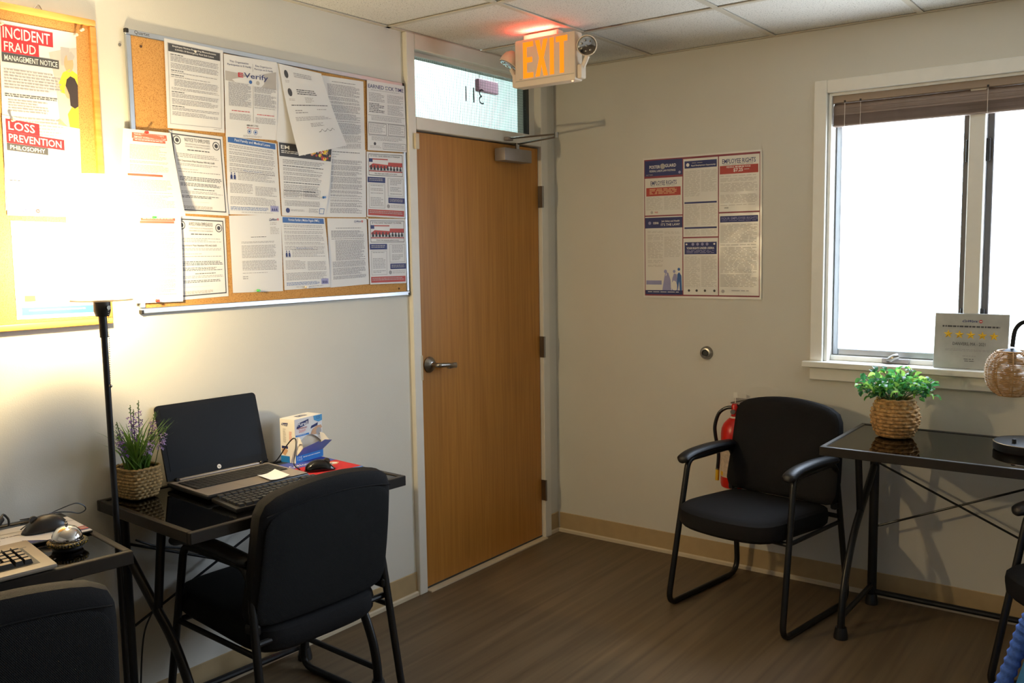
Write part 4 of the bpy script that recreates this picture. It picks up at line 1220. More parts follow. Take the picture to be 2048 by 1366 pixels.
def chair(label, loc, rz):
    t = thing('guest_chair', label, 'chair', loc, rz, 'black guest chairs')
    # local axes: +x is where the sitter looks, +y to the sitter's left
    for s in (-1, 1):
        def S(f, z): return Vector((f, s * (.268 - .022 * z / .62), z))
        path = fillet([S(0, .0128), S(-.115, .628), S(-.464, .628), S(-.552, .0128)], [.05, .05, .07, .07], 8)
        MB().tube(path, .0125, 12, True, upv=(0, 1, 0)).build('side_frame', 'tube_black', t)
        ap = smooth_path([S(-.062, .622), S(-.085, .640), S(-.15, .652), S(-.28, .655), S(-.40, .648), S(-.462, .642)], 6)
        n = len(ap)
        MB().tube(ap, [.010 + .015 * min(1, i / 4, (n - 1 - i) / 3 + .15) for i in range(n)], 14, sx=1.15, sy=.75, upv=(0, 0, 1)).build('armrest', 'arm_rubber', t)
    for f, z in ((-.068, .372), (-.478, .398)):
        MB().tube([(f, -.252, z), (f, .252, z)], .010, 10).build('seat_rail', 'tube_black', t)
    for s in (-1, 1):
        MB().tube([(-.066, s * .252, .372), (-.497, s * .254, .371)], .009, 10).build('side_rail', 'tube_black', t)
    def sm(a, b):
        f = -.240 + .262 * a + .034 * (1 - b * b) * max(0, a)
        return Vector((f, .240 * b, .430 - .034 * (1 - a) * .5 - .012 * max(0, a) ** 3 + .006 * (b * b)))
    weld(pillow(sm, lambda u, v: Vector((0, 0, 1)), .040, .056, n=6.0, k=14, edge=.33).build('seat', 'fabric_black', t))
    def bk(a, b, zlo=.440):
        hw = .268 - .020 * (b * .5 + .5)
        top = .832 + .036 * (1 - a * a)
        z = zlo + (top - zlo) * (b * .5 + .5)
        q = (z - .395) / .48
        f = -.452 - .085 * q + .016 * a * a - .010 * math.sin(PI * q)
        return Vector((f, hw * a, z))
    nb = lambda u, v: Vector((1, 0, .15))
    weld(pillow(bk, nb, .036, .030, n=10.0, k=14, edge=.36).build('backrest', 'fabric_black', t))
    def bp(a, b):
        p = bk(a * .93, b * .86 - .10)
        return p + Vector((-.0300, 0, -.0045))
    weld(pillow(bp, nb, .003, .0035, n=9.0, k=16, edge=.4).build('back_panel', 'weave_black', t))
    sp = [bp(-1 + 2 * i / 24, .99) + Vector((-.003, 0, .004)) for i in range(25)]
    MB().tube(sp, .0022, 6).build('seam', 'fabric_black', t)
    for s in (-1, 1):
        MB().rbox(-.497, -.448, s * .232, s * .259, .43, .46, .005, 1).build('back_bracket', 'tube_black', t)
    return t
chair('black guest chair seen from behind at the laptop desk', (-2.178, -.125, 0), 1.512)
chair('black guest chair cut off in the bottom left corner', (-3.19, -.328, 0), 1.42)
chair('black guest chair facing the room beside the fire extinguisher', (-.6695, -1.25, 0), math.atan2(.154, -.988))
chair('black guest chair cut off at the right edge by the window desk', (-.85, -2.43, 0), 2.45)

# ------------------------------------------------------------------ floor lamp
lp = thing('floor_lamp', 'black floor lamp with a glowing white shade between the desks', 'floor lamp', (-2.655, -.25, 0))
MB().lathe([(0, 0), (.105, 0), (.105, .012), (.09, .02), (.02, .026), (.012, .03), (0, .03)], 32).build('lamp_base', 'black_metal', lp)
MB().tube([(0, 0, .03), (-.004, 0, .75), (-.008, 0, 1.30)], .0088, 14).build('pole', 'black_metal', lp)
MB().tube([(-.008, 0, 1.30), (-.009, 0, 1.362)], .0115, 14).build('upper_pole', 'black_metal', lp)
MB().lathe([(0, 1.36), (.018, 1.36), (.023, 1.375), (.023, 1.408), (.020, 1.41), (0, 1.41)], 20, (-.009, 0, 0)).build('socket', 'socket_black', lp)
MB().lathe([(0, -.008), (.006, -.008), (.006, 0), (0, 0)], 12, (-.006, -.023, 1.385), 'Y').build('switch_knob', 'chrome', lp)
ch = MB()
for k in range(34):
    ch.lathe([(0, -.0018), (.0016, -.0008), (.0016, .0008), (0, .0018)], 6, (-.006, -.027 + .012 * (k / 34), 1.378 - .0062 * k))
ch.build('pull_chain', 'chrome', lp, kind='stuff')
MB().lathe([(0, -.006), (.004, -.003), (.005, 0), (.004, .004), (0, .005)], 10, (-.006, -.0155, 1.162)).build('chain_ball', 'brushed', lp)
MB().lathe([(0, 1.411), (.03, 1.411), (.03, 1.4125), (0, 1.4125)], 24, (-.009, 0, 0)).build('shade_ring', 'chrome', lp)
for k in range(3):
    a = 2 * PI * k / 3 + .4        # spider arms under the plate
    MB().tube([(-.009 + .02 * math.cos(a), .02 * math.sin(a), 1.4085), (-.009 + .079 * math.cos(a), .079 * math.sin(a), 1.4085)], .0012, 6).build('shade_spoke', 'brushed', lp)
MB().lathe([(.0, 1.4126), (.013, 1.4127), (.013, 1.43), (.018, 1.445), (.024, 1.468), (.019, 1.490), (0, 1.499)], 20, (-.009, 0, 0)).build('bulb', 'bulb_glow', lp)
MB().lathe([(.022, 1.4130), (.0785, 1.4130), (.0785, 1.4148), (.022, 1.4148)], 40, (-.009, 0, 0), cap=False).build('bottom_plate', 'box_white', lp)
sh = MB().lathe([(.0815, 1.405), (.0735, 1.752), (.0725, 1.752), (.0805, 1.405)], 40, (-.009, 0, 0), cap=False).build('lamp_shade', 'lamp_shade', lp)
for z, r in ((1.405, .0812), (1.752, .0732)):
    MB().tube([(-.009 + r * math.cos(2 * PI * k / 40), r * math.sin(2 * PI * k / 40), z) for k in range(40)], .0016, 6, True).build('shade_rim', 'lamp_shade', lp)
d = bpy.data.lights.new('lamp_light', 'POINT')
d.energy = LAMP_POWER; d.color = LAMP_COLOR; d.shadow_soft_size = .028
lo = bpy.data.objects.new('lamp_light', d); C.objects.link(lo); lo.parent = lp; lo.location = (-.009, 0, 1.535)

# ------------------------------------------------------------------ fire extinguisher
fe = thing('fire_extinguisher', 'red fire extinguisher hung on the wall behind the right chair', 'fire extinguisher', (-.074, -1.046, .41))
MB().lathe([(0, 0), (.05, 0), (.060, .006), (.063, .02), (.063, .255), (.060, .28), (.050, .302), (.034, .32), (.024, .328), (0, .33)], 36).build('cylinder', 'extinguisher_red', fe)
MB().grid(lambda a, b: (.0634 * math.cos(2.0 + 2.4 * a), .0634 * math.sin(2.0 + 2.4 * a), .055 + .15 * b), 16, 3).build('paper_label', 'label_cream', fe)
MB().grid(lambda a, b: (.0637 * math.cos(2.1 + .5 * a), .0637 * math.sin(2.1 + .5 * a), .06 + .02 * b), 6, 1).build('label_block', 'yellow_plastic', fe)
MB().lathe([(0, .3285), (.022, .3285), (.022, .336), (.0, .336)], 18).build('collar', 'tag_white', fe)
MB().lathe([(0, .3365), (.017, .3365), (.017, .385), (.012, .395), (0, .396)], 16).build('valve', 'extinguisher_red', fe)
MB().lathe([(0, -.012), (.011, -.012), (.011, 0), (0, 0)], 14, (-.0172, 0, .36), 'X').build('gauge', 'brushed', fe)
m = MB(); m.tube([(0, .01, .392), (0, -.05, .384), (0, -.085, .372)], .007, 8, sx=1.3, sy=.5); m.build('carry_handle', 'black_metal', fe)
m = MB(); m.tube([(0, .018, .398), (0, -.03, .412), (0, -.085, .425)], .007, 8, sx=1.3, sy=.5); m.build('squeeze_lever', 'brushed', fe)
MB().rbox(.0645, .0735, -.03, .03, .30, .41, .002, 1).build('wall_bracket', 'closer_metal', fe)
m = MB(); m.tube(smooth_path([(-.008, .012, .378), (-.012, .04, .372), (-.016, .072, .345), (-.018, .090, .29), (-.018, .088, .24), (-.016, .073, .16), (-.016, .076, .085)], 6), .0085, 10); m.build('hose', 'plastic_black', fe)
MB().tube([(-.016, .076, .085), (-.016, .077, .078)], .0095, 10).build('hose_ferrule', 'brushed', fe)
MB().tube([(-.016, .077, .078), (-.016, .079, .026)], .009, 12).build('nozzle', 'yellow_plastic', fe)
m = MB(); m.box(-.0135, -.0125, -.016, .002, .425, .45); m.box(-.0135, -.0125, -.009, -.005, .40, .425); m.build('inspection_tag', 'tag_white', fe, smooth=False)

# ================================================================== ITEMS ON THE LAPTOP DESK
def at_desk(rz=0): return rz
lt = thing('laptop', 'open black and silver laptop on the glass desk', 'laptop', (-2.205, -.212, H1), math.radians(-5))
LW, LD = .376, .256
MB().rbox(-LW / 2, LW / 2, -LD / 2, LD / 2, .004, .017, .005, 2).build('base', 'plastic_black', lt)
MB().rbox(-LW / 2 + .004, LW / 2 - .004, -LD / 2 + .004, LD / 2 - .012, .0172, .0192, .001, 1).build('palm_deck', 'laptop_silver', lt)
MB().rbox(-.052, .048, -LD / 2 + .014, -LD / 2 + .078, .0193, .0197, .0002, 1).build('touchpad', 'laptop_silver', lt)
MB().rbox(-.172, .172, -.032, .092, .0193, .0197, .0002, 1).build('key_well', 'plastic_black', lt)
kk = MB()
for r in range(6):
    n = 18
    for c in range(n):
        kx = -.169 + .338 * c / n; ky = -.029 + r * .0198
        if r == 0 and 4 <= c <= 9:
            if c == 4: kk.rbox(kx + .001, kx + .338 * 6 / n - .001, ky, ky + .0175, .0198, .0218, .0006, 1)
            continue
        kk.rbox(kx + .001, kx + .338 / n - .001, ky, ky + .0175, .0198, .0218, .0006, 1)
kk.build('keys', 'key_black', lt, kind='stuff')
MB().rbox(-.15, .15, LD / 2 - .019, LD / 2 - .006, .0195, .0262, .003, 2).build('hinge_bar', 'laptop_silver', lt)
for s in (-1, 1):
    MB().rbox(s * .158 - .006, s * .158 + .006, LD / 2 - .02, LD / 2 - .004, .017, .030, .003, 1).build('hinge', 'plastic_black', lt)
lid = bpy.data.objects.new('lid', None); C.objects.link(lid); lid.parent = lt; lid.location = (0, LD / 2 - .006, .022); lid.rotation_euler = (math.radians(-15), 0, 0)
def rrect(w2, h, r, z0=0):
    pts = []
    for cx, cy, a0 in ((w2 - r, z0 + h - r, 0), (-w2 + r, z0 + h - r, PI / 2)):
        for k in range(7):
            a = a0 + PI / 2 * k / 6
            pts.append((cx + r * math.cos(a), cy + r * math.sin(a)))
    return pts + [(-w2, z0), (w2, z0)]
MB().prism(rrect(LW / 2, .250, .014), lambda a, b, h: Vector((a, h, b)), -.004, .004).build('lid_shell', 'lid_black', lid, smooth=False)
MB().prism([(-.172, .03), (.172, .03), (.172, .236), (-.172, .236)], lambda a, b, h: Vector((a, h, b)), -.0048, -.0041).build('display', 'screen', lid, smooth=False)
lg = MB(); lg.lathe([(0, -.0004), (.0075, -.0004), (.0075, 0), (0, 0)], 20, (0, -.0043, .016), 'Y'); lg.build('logo_disc', 'ink_white', lid)
vs, fs = text_mesh('hp', .01)
MB().add([(-.0045 + .009 * x, -.0049, .0105 + .0105 * y) for x, y in vs], fs).build('logo_letters', 'plastic_black', lid, smooth=False)
for s in (-1, 1):
    for y in (-.1, .1):
        MB().lathe([(0, 0), (.006, 0), (.006, .0039), (0, .0039)], 10, (s * .16, y, 0)).build('rubber_foot', 'rubber', lt)

def keyboard(name, label, loc, rz, W, D, body_mat, key_mat, tilt, cols, rows, body_h=.014, pad=.012, numpad=True):
    t = thing(name, label, 'keyboard', loc, rz)
    t.rotation_euler = (tilt, 0, rz)
    MB().rbox(-W / 2, W / 2, -D / 2, D / 2, 0, body_h, .005, 2).build('body', body_mat, t)
    return t
# black desktop keyboard in front of the laptop
kb = keyboard('desktop_keyboard', 'black desktop keyboard lying in front of the laptop', (-2.205, -.452, H1 + .0015), math.radians(-7), .435, .150, 'plastic_black', 'key_black', math.radians(2.5), 18, 6)
key0 = None
def key_row(t, x0, x1, y, n, skip=(), wide=None):
    global key0
    w = (x1 - x0) / n
    for c in range(n):
        if c in skip: continue
        cx = x0 + w * (c + .5)
        if key0 is None:
            q = MB()
            q.prism([(-.0085, -.0085), (.0085, -.0085), (.0085, .0085), (-.0085, .0085)], lambda a, b, h: Vector((a * (1 - 14 * h), b * (1 - 14 * h) + h * .1, h)), 0, .008)
            key0 = q.build('key', 'key_black', t, smooth=False)
            key0.location = (cx, y, .0141)
        else:
            copy_part(key0, t, (cx, y, .0141), None, (w / .0192, 1, 1))
for r in range(6):
    y = -.058 + r * .0215 + (.006 if r == 5 else 0)
    if r == 0:
        key_row(kb, -.205, -.13, y, 3); key_row(kb, -.125, -.015, y, 1); key_row(kb, -.01, .08, y, 4)
    else:
        key_row(kb, -.205, .08, y, 15 if r != 5 else 13)
    if r != 2: key_row(kb, .09, .145, y, 3, (0, 2) if r == 1 else ())
    if r < 5: key_row(kb, .15, .21, y, 3 if r else 2)

MB_note = make_sheet('sticky_note', 'small white paper slip on the laptop palm rest', 'paper', (-2.171, -.262, H1 + .0205), (-2.083, -.244, H1 + .0205), (-2.183, -.347, H1 + .0205), (-2.103, -.345, H1 + .0205), (0, 0, 1), lambda u, v: .0006 + .006 * (2 * u - 1) ** 2 * (1 - v * .3), None, 'note_white')

mpad = thing('mouse_pad', 'red and blue mouse pad beside the sanitizer wipe box', 'mouse pad', (-1.905, -.262, H1), math.radians(-5))
MB().rbox(-.10, .10, -.125, .125, .0003, .004, .0015, 1).build('pad_body', 'mat_edge', mpad)
MB().box(-.098, .098, .03, .123, .0041, .0045).build('blue_panel', 'mat_blue', mpad, smooth=False)
MB().box(-.098, .098, -.115, .0295, .0041, .0045).build('red_panel', 'mat_red', mpad, smooth=False)
p = Print(lambda u, v, h=0: Vector((-.098 + .196 * u, .123 - .238 * v, .0046 + h)), 3)
p.text('CoWorx', .08, .22, .5, .34, 'ink_white', .01); p.poly([(.62, .5), (.72, .44), (.86, .46), (.92, .56), (.8, .64), (.66, .6)], 'ink_skin'); p.up(); p.disc(.72, .5, .05, 'ink_white'); p.disc(.82, .55, .05, 'ink_white')
p.done(mpad)

def mouse(name, label, loc, rz, L=.11, Wd=.062, Hh=.038, mat='plastic_gloss', led=False):
    t = thing(name, label, 'mouse', loc, rz)
    mb = MB()
    n, k = 18, 20
    def f(a, b):
        s = a * 2 - 1
        wz = math.sqrt(max(0, 1 - abs(s) ** 2.6))
        hz = Hh * max(.02, (1 - abs(s + .15) ** 2.6 / 1.4)) * (wz ** .6)
        ang = PI * b
        return Vector((s * L / 2, -math.cos(ang) * Wd / 2 * wz * (1 - .12 * math.sin(PI * a)), .0015 + hz * math.sin(ang) ** .75))
    mb.grid(f, n, k)
    mb.grid(lambda a, b: Vector((f(a, 0).x, f(a, 0).y * (1 - 2 * b), .0015)), n, 2)
    weld(mb.build('shell', mat, t))
    MB().lathe([(0, -.004), (.011, -.004), (.011, .004), (0, .004)], 16, (L * .22, 0, Hh * .80), 'Y').build('scroll_wheel', 'rubber', t)
    if led:
        MB().lathe([(0, 0), (.004, 0), (.003, .002), (0, .0025)], 10, (L * .36, -.012, Hh * .55)).build('badge', 'chrome', t)
    return t
mouse('computer_mouse', 'glossy black mouse on the red and blue pad', (-1.948, -.318, H1 + .0046), math.radians(-28), led=True)

sb = thing('wipe_dispenser_box', 'white and blue hand wipe box with an open dispensing flap', 'box', (-1.862, -.125, H1 + .0047), math.radians(6))
BW, BD, BH = .142, .072, .158
m = MB(); m.box(-BW / 2, BW / 2, -BD / 2, BD / 2, 0, .001); m.box(-BW / 2, BW / 2, BD / 2 - .001, BD / 2, .001, BH)
m.box(-BW / 2, -BW / 2 + .001, -BD / 2, BD / 2 - .001, .001, BH); m.box(BW / 2 - .001, BW / 2, -BD / 2, BD / 2 - .001, .001, BH); m.box(-BW / 2, BW / 2, -BD / 2, BD / 2, BH, BH + .001)
m.build('carton', 'box_white', sb, smooth=False)
arc = [(BW / 2 - .004 - (BW - .008) * k / 14, .058 + .036 * math.sin(PI * k / 14)) for k in range(15)]
front = [(-BW / 2, BH), (-BW / 2, 0), (BW / 2, 0), (BW / 2, BH)]
m = MB()
fx = lambda a, b, h: Vector((a, -BD / 2 - h, b))
for k in range(14):
    a, b = arc[k], arc[k + 1]
    m.add([fx(a[0], BH, 0), fx(b[0], BH, 0), fx(b[0], b[1], 0), fx(a[0], a[1], 0)], [(0, 1, 2, 3)])
m.add([fx(-BW / 2, 0, 0), fx(BW / 2, 0, 0), fx(BW / 2, .03, 0), fx(-BW / 2, .03, 0)], [(0, 1, 2, 3)])
for s in (-1, 1): m.add([fx(s * BW / 2, 0, 0), fx(s * (BW / 2 - .004), .03, 0), fx(s * (BW / 2 - .004), .058, 0), fx(s * (BW / 2 - .004), BH, 0), fx(s * BW / 2, BH, 0)], [(0, 1, 2, 3, 4)])
m.build('front_panel', 'box_white', sb, smooth=False)
m = MB()
flap = [(-BW / 2 + .006, .026), (BW / 2 - .006, .026), (BW / 2 + .002, .07), (.02, .084), (.012, .076), (-.002, .076), (-.01, .084), (-BW / 2 + .0, .066)]
m.prism([(a, b) for a, b in flap], lambda a, b, h: Vector((a, -BD / 2 - .002 - (b - .026) * .95 - h, b - (b - .026) * .12)), 0, .001)
m.build('flap', 'box_periwinkle', sb, smooth=False)
for s in (-1, 1):
    m = MB(); m.add([(s * (BW / 2 - .004), -BD / 2 - .001, .026), (s * (BW / 2 - .002), -BD / 2 - .038, .062), (s * (BW / 2 - .010), -BD / 2 - .016, .090), (s * (BW / 2 - .016), -BD / 2 - .001, .094)], [(0, 1, 2, 3)])
    m.build('flap_wing', 'box_white', sb, smooth=False)
MB().box(-BW / 2 + .002, BW / 2 - .002, -.027, -.025, .002, .12).build('inner_card', 'box_inside', sb, smooth=False)
pf = Print(lambda u, v, h=0: Vector((-BW / 2 + BW * u, -BD / 2 - .0003 - h, BH * (1 - v))), 4)
pf.rect(0, .80, 1, 1, 'box_blue'); pf.poly([(.06, .22), (.1, .1), (.5, .04), (.49, .15), (.3, .18)], 'ink_navy'); pf.rect(.02, .36, .5, .40, 'box_blue')
pf.poly([(.68, .0), (1, .0), (1, .14), (.86, .16), (.7, .1)], 'ink_sky'); pf.poly([(.56, .28), (.6, .22), (.84, .17), (.82, .24)], 'ink_navy'); pf.poly([(.56, .4), (.64, .3), (.8, .24), (.95, .24), (.99, .3), (.9, .36), (.8, .44), (.7, .44)], 'ink_skin'); pf.up()
pf.disc(.86, .38, .1, 'ink_light', .9); pf.text('Purell', .1, .08, .46, .165, 'ink_white', .02); pf.text('ADVANCED', .1, .2, .44, .235, 'ink_red', .01); pf.lines(.14, .26, .4, .33, 3, 'ink_coral', .3); pf.text('125', .78, .02, .92, .09, 'ink_blue', .01); pf.text('125', .06, .86, .22, .95, 'ink_white'); pf.lines(.26, .885, .9, .93, 1, 'ink_white', .05); pf.lines(.08, .37, .4, .39, 1, 'ink_white', .05)
pf.done(sb)
ps = Print(lambda u, v, h=0: Vector((-BW / 2 - .0003 - h, BD / 2 - BD * u, BH * (1 - v))), 5)
ps.poly([(.1, .14), (.14, .09), (.55, .08), (.5, .16)], 'ink_navy'); ps.rect(0, .85, .6, 1, 'box_blue'); ps.rect(.08, .62, .5, .68, 'ink_navy'); ps.poly([(.06, .7), (.3, .66), (.5, .72), (.3, .84), (.1, .8)], 'ink_skin'); ps.up()
ps.text('Purell', .16, .1, .48, .145, 'ink_white', .01); ps.lines(.2, .22, .4, .55, 12, 'ink_light', .3); ps.lines(.62, .28, .8, .5, 7, 'ink_coral', .3)
ps.done(sb)
pt = Print(lambda u, v, h=0: Vector((-BW / 2 + BW * u, BD / 2 - BD * v, BH + .0013 + h)), 6)
pt.poly([(.34, .3), (.36, .62), (.68, .62), (.66, .3)], 'ink_navy'); pt.up(); pt.text('Purell', .4, .36, .62, .56, 'ink_white', .02)
pt.done(sb)

def cable(label, pts, r=.0022, n=8, mat='plastic_black'):
    o = MB().tube(smooth_path(pts, n), r, 8).build('cable', mat)
    return tag(o, label, 'cable')
cable('black mouse cable looping up in front of the wipe box', [(-1.996, -.268, .784), (-1.985, -.225, .795), (-1.968, -.215, .835), (-1.955, -.205, .87), (-1.952, -.185, .875), (-1.965, -.165, .85), (-1.99, -.14, .80), (-2.0, -.11, .782), (-1.985, -.09, .779), (-1.975, -.085, .779)])
cable('coiled black cable heap behind the laptop', [(-2.0, -.06, .778), (-1.98, -.075, .79), (-1.99, -.05, .80), (-2.012, -.06, .79), (-2.0, -.078, .80), (-1.985, -.06, .81), (-1.998, -.05, .785), (-1.97, -.055, .778), (-1.96, -.05, .7785)], .0025)

# lavender in a square seagrass basket
lv_t = thing('lavender_basket', 'purple lavender with grass blades in a square woven basket', 'plant', (-2.488, -.080, H1), math.radians(4))
def sq(th, r, p=4.0):
    c, s = math.cos(th), math.sin(th)
    return r / (abs(c) ** p + abs(s) ** p) ** (1 / p)
ROWS = 9
def bask(a, b):
    th = 2 * PI * a
    base = .045 + .012 * math.sin(PI * min(1, b * 1.0) * .85) + .002 * b
    r = sq(th, base)
    row = b * ROWS
    wob = abs(math.sin(PI * row)) ** .6
    tw = .5 + .5 * math.sin(th * 22 + math.floor(row) * PI)
    r += .0026 * wob + .0042 * wob * tw - .0035
    return Vector((r * math.cos(th), r * math.sin(th) * 1.12, .001 + .094 * b))
m = MB(); m.grid(bask, 176, 63, wrap=True)
m.build('woven_basket', 'seagrass', lv_t)
MB().tube([(sq(2 * PI * k / 48, .0555) * math.cos(2 * PI * k / 48), 1.12 * sq(2 * PI * k / 48, .0555) * math.sin(2 * PI * k / 48), .096 + .0015 * math.sin(k * 2.6)) for k in range(48)], .0045, 8, True).build('basket_rim', 'seagrass', lv_t)
MB().prism([(sq(2 * PI * k / 32, .05) * math.cos(2 * PI * k / 32), 1.12 * sq(2 * PI * k / 32, .05) * math.sin(2 * PI * k / 32)) for k in range(32)], lambda a, b, h: Vector((a, b, h)), .07, .085).build('soil', 'soil', lv_t)
blades = []
for k in range(6):
    ln = .125 + .013 * k; bend = .014 + .009 * k
    q = MB()
    q.grid(lambda a, b: Vector((bend * b ** 2.4, (.0034 * (1 - b ** 2) + .0003) * (2 * a - 1), ln * b * (1 - .5 * bend * b))), 2, 8)
    blades.append(q)
first = {}
for i in range(150):
    k = RND.randrange(6)
    pick = RND.random()                                   # fan out along the wall, a few towards the room
    a = -PI + RND.uniform(-.15, .7) if pick < .45 else (RND.uniform(-.7, .12) if pick < .8 else RND.uniform(-2.4, -.7))
    rr = RND.uniform(0, .038)
    b = RND.uniform(0, 2 * PI)
    loc = (rr * math.cos(b), rr * math.sin(b) - .006, .082)
    rot = (RND.uniform(-.12, .12), RND.uniform(.0, .62) if math.cos(a) < .6 else RND.uniform(.0, .45), a)
    if k not in first:
        o = blades[k].build('grass_blade', 'grass_green', lv_t); o.location = loc; o.rotation_euler = rot; first[k] = o
    else:
        copy_part(first[k], lv_t, loc, rot, (1, 1, RND.uniform(.8, 1.05)))
for (x, y, lx, ly, hh, mt, n0) in ((-.02, -.02, -.012, -.01, .21, 'violet', 0), (.012, .0, .006, .0, .215, 'violet', 0), (.03, -.012, .028, -.012, .175, 'violet', 0), (-.03, -.01, -.045, -.012, .165, 'violet', 0), (.0, -.035, .002, -.05, .12, 'lilac', 0), (.04, -.03, .03, -.03, .13, 'lilac', 0), (-.04, -.025, -.055, -.03, .13, 'violet', 0), (-.012, -.015, -.008, -.012, .195, 'violet', 0)):
    sp = bpy.data.objects.new('flower_spike', None); C.objects.link(sp); sp.parent = lv_t; sp.location = (x, y, .082)
    MB().tube([(0, 0, 0), (lx * .4, ly * .4, hh * .5), (lx, ly, hh)], .0012, 6).build('stalk', 'stem', sp)
    bl0 = None
    for j in range(16):
        f = .48 + .4 * j / 16
        px, py, pz = lx * f, ly * f, hh * f
        a = j * 2.4
        q = (px + .008 * math.cos(a), py + .008 * math.sin(a), pz)
        if bl0 is None:
            bb = MB()
            for w in range(4):
                aa = w * PI / 2
                bb.add([(0, 0, 0), (.005 * math.cos(aa - .5), .005 * math.sin(aa - .5), .003), (.009 * math.cos(aa), .009 * math.sin(aa), .001), (.005 * math.cos(aa + .5), .005 * math.sin(aa + .5), .003)], [(0, 1, 2, 3)])
            bl0 = bb.build('blossom', mt, sp, smooth=False); bl0.location = q; bl0.rotation_euler = (.6, .2, a)
        else:
            copy_part(bl0, sp, q, (RND.uniform(-.8, .8), RND.uniform(-.8, .8), a), (1, 1, 1))
    tipb = MB()
    for j in range(7):
        tipb.lathe([(0, -.003), (.002, 0), (0, .003)], 6, (lx * (.9 + .02 * j) + .003 * math.cos(j * 2.2), ly * (.9 + .02 * j) + .003 * math.sin(j * 2.2), hh * (.9 + .02 * j)))
    tipb.build('bud_tip', 'grass_green', sp, kind='stuff')

# ================================================================== ITEMS ON THE CORNER DESK (bottom left)
pad2 = thing('mouse_pad', 'white mouse pad with coloured stripes beside the call bell', 'mouse pad', (-2.895, -.268, H2d), R2d)
MB().rbox(-.12, .115, -.09, .10, .0003, .005, .0022, 1).build('pad_body', 'plastic_black', pad2)
MB().box(-.118, .113, -.088, .098, .0051, .0054).build('pad_face', 'paper', pad2, smooth=False)
p = Print(lambda u, v, h=0: Vector((-.118 + .231 * u, .098 - .186 * v, .0055 + h)), 3)
for k, c in enumerate(('ink_brick', 'ink_light', 'ink_coral', 'ink_navy')):
    p.rect(.76, .70 + .055 * k, 1, .745 + .055 * k, c)
p.rect(.05, .28, 1, .29, 'ink_charcoal'); p.rect(.72, .0, .73, .7, 'ink_charcoal'); p.lines(.1, .45, .45, .5, 1, 'ink_charcoal'); p.poly([(.0, .5), (.12, .6), (.0, .75)], 'ink_navy'); p.poly([(.3, .78), (.5, 1), (.2, 1)], 'ink_navy')
p.done(pad2)
mouse('computer_mouse', 'matt black mouse on the striped pad behind the call bell', (-2.872, -.268, H2d + .0056), math.radians(168), .118, .066, .042, 'plastic_black')
bell = thing('call_bell', 'chrome call bell with a glittery gold collar on the corner desk', 'bell', (-2.905, -.452, H2d))
MB().lathe([(0, 0), (.036, 0), (.038, .004), (.034, .010), (0, .011)], 32).build('bell_base', 'black_metal', bell)
gl = MB()
gl.grid(lambda a, b: Vector(((.0415 + (.0065 + .0012 * math.sin(a * 2 * PI * 41)) * math.cos(2 * PI * b)) * math.cos(2 * PI * a), (.0415 + (.0065 + .0012 * math.sin(a * 2 * PI * 41)) * math.cos(2 * PI * b)) * math.sin(2 * PI * a), .017 + .0065 * math.sin(2 * PI * b))), 120, 10)
weld(gl.build('glitter_collar', 'gold_glitter', bell))
MB().lathe([(.037, .024), (.0375, .026), (.036, .034), (.031, .045), (.022, .054), (.010, .059), (0, .060)], 40, cap=False).build('bell_dome', 'chrome', bell)
MB().lathe([(0, .0601), (.004, .0601), (.004, .066), (.0025, .067), (.0025, .072), (0, .0725)], 14).build('plunger', 'chrome', bell)
MB().lathe([(.0, .011), (.012, .011), (.01, .03), (.003, .058), (0, .059)], 16).build('bell_post', 'brushed', bell)
# grey keyboard
KW = .45
kd = Vector((math.cos(R2d + .04), math.sin(R2d + .04), 0)); kn = Vector((-kd.y, kd.x, 0))
frk = Vector((-2.998, -.588, H2d + .004))
kc = frk - kd * (KW / 2) + kn * .092
kg = thing('desktop_keyboard', 'grey desktop keyboard cut off by the left edge of the photo', 'keyboard', (kc.x, kc.y, H2d + .011), R2d + .04)
kg.rotation_euler = (math.radians(5.5), 0, R2d + .04)
MB().rbox(-KW / 2, KW / 2, -.092, .10, 0, .014, .006, 2).build('body', 'kb_grey', kg)
MB().rbox(-KW / 2 + .01, KW / 2 - .03, -.066, .045, .0141, .0147, .0003, 1).build('key_well', 'plastic_black', kg)
MB().rbox(-KW / 2 + .02, KW / 2 - .02, .048, .050, .0142, .0146, .0002, 1).build('groove', 'ink_charcoal', kg)
MB().tube([(-KW / 2 + .04, .085, -.0085), (-KW / 2 + .07, .085, -.0085)], .006, 8).build('rear_foot', 'plastic_black', kg)
MB().tube([(KW / 2 - .07, .085, -.0085), (KW / 2 - .04, .085, -.0085)], .006, 8).build('rear_foot', 'plastic_black', kg)
q = MB(); q.prism([(-.0092, -.0092), (.0092, -.0092), (.0092, .0092), (-.0092, .0092)], lambda a, b, h: Vector((a * (1 - 26 * h), b * (1 - 26 * h) + h * .15, h)), 0, .0105)
q.mi[1] = 1
kg0 = q.build('key', ['plastic_black', 'kb_grey'], kg, smooth=False); kg0.location = (KW / 2 - .112 + .0, -.05, .0148)
cols = [KW / 2 - .112 + .0198 * i for i in range(4)]
for r in range(5):
    for c in range(4):
        if r == 0 and c == 0: continue
        if r == 0 and c == 1: continue
        copy_part(kg0, kg, (cols[c], -.05 + r * .0205, .0148))
kg0.scale = (2.05, 1, 1); kg0.location.x = cols[0] + .0099
for x in (KW / 2 - .178, KW / 2 - .158, KW / 2 - .138):
    for r in (0, 1, 3, 4):
        if r == 1 and x != KW / 2 - .158: continue
        copy_part(kg0, kg, (x, -.05 + r * .0205, .0148), None, (1, 1, 1))
for r in range(5):
    for c in range(11):
        copy_part(kg0, kg, (-KW / 2 + .028 + c * .0208, -.05 + r * .0205, .0148), None, (1, 1, 1))
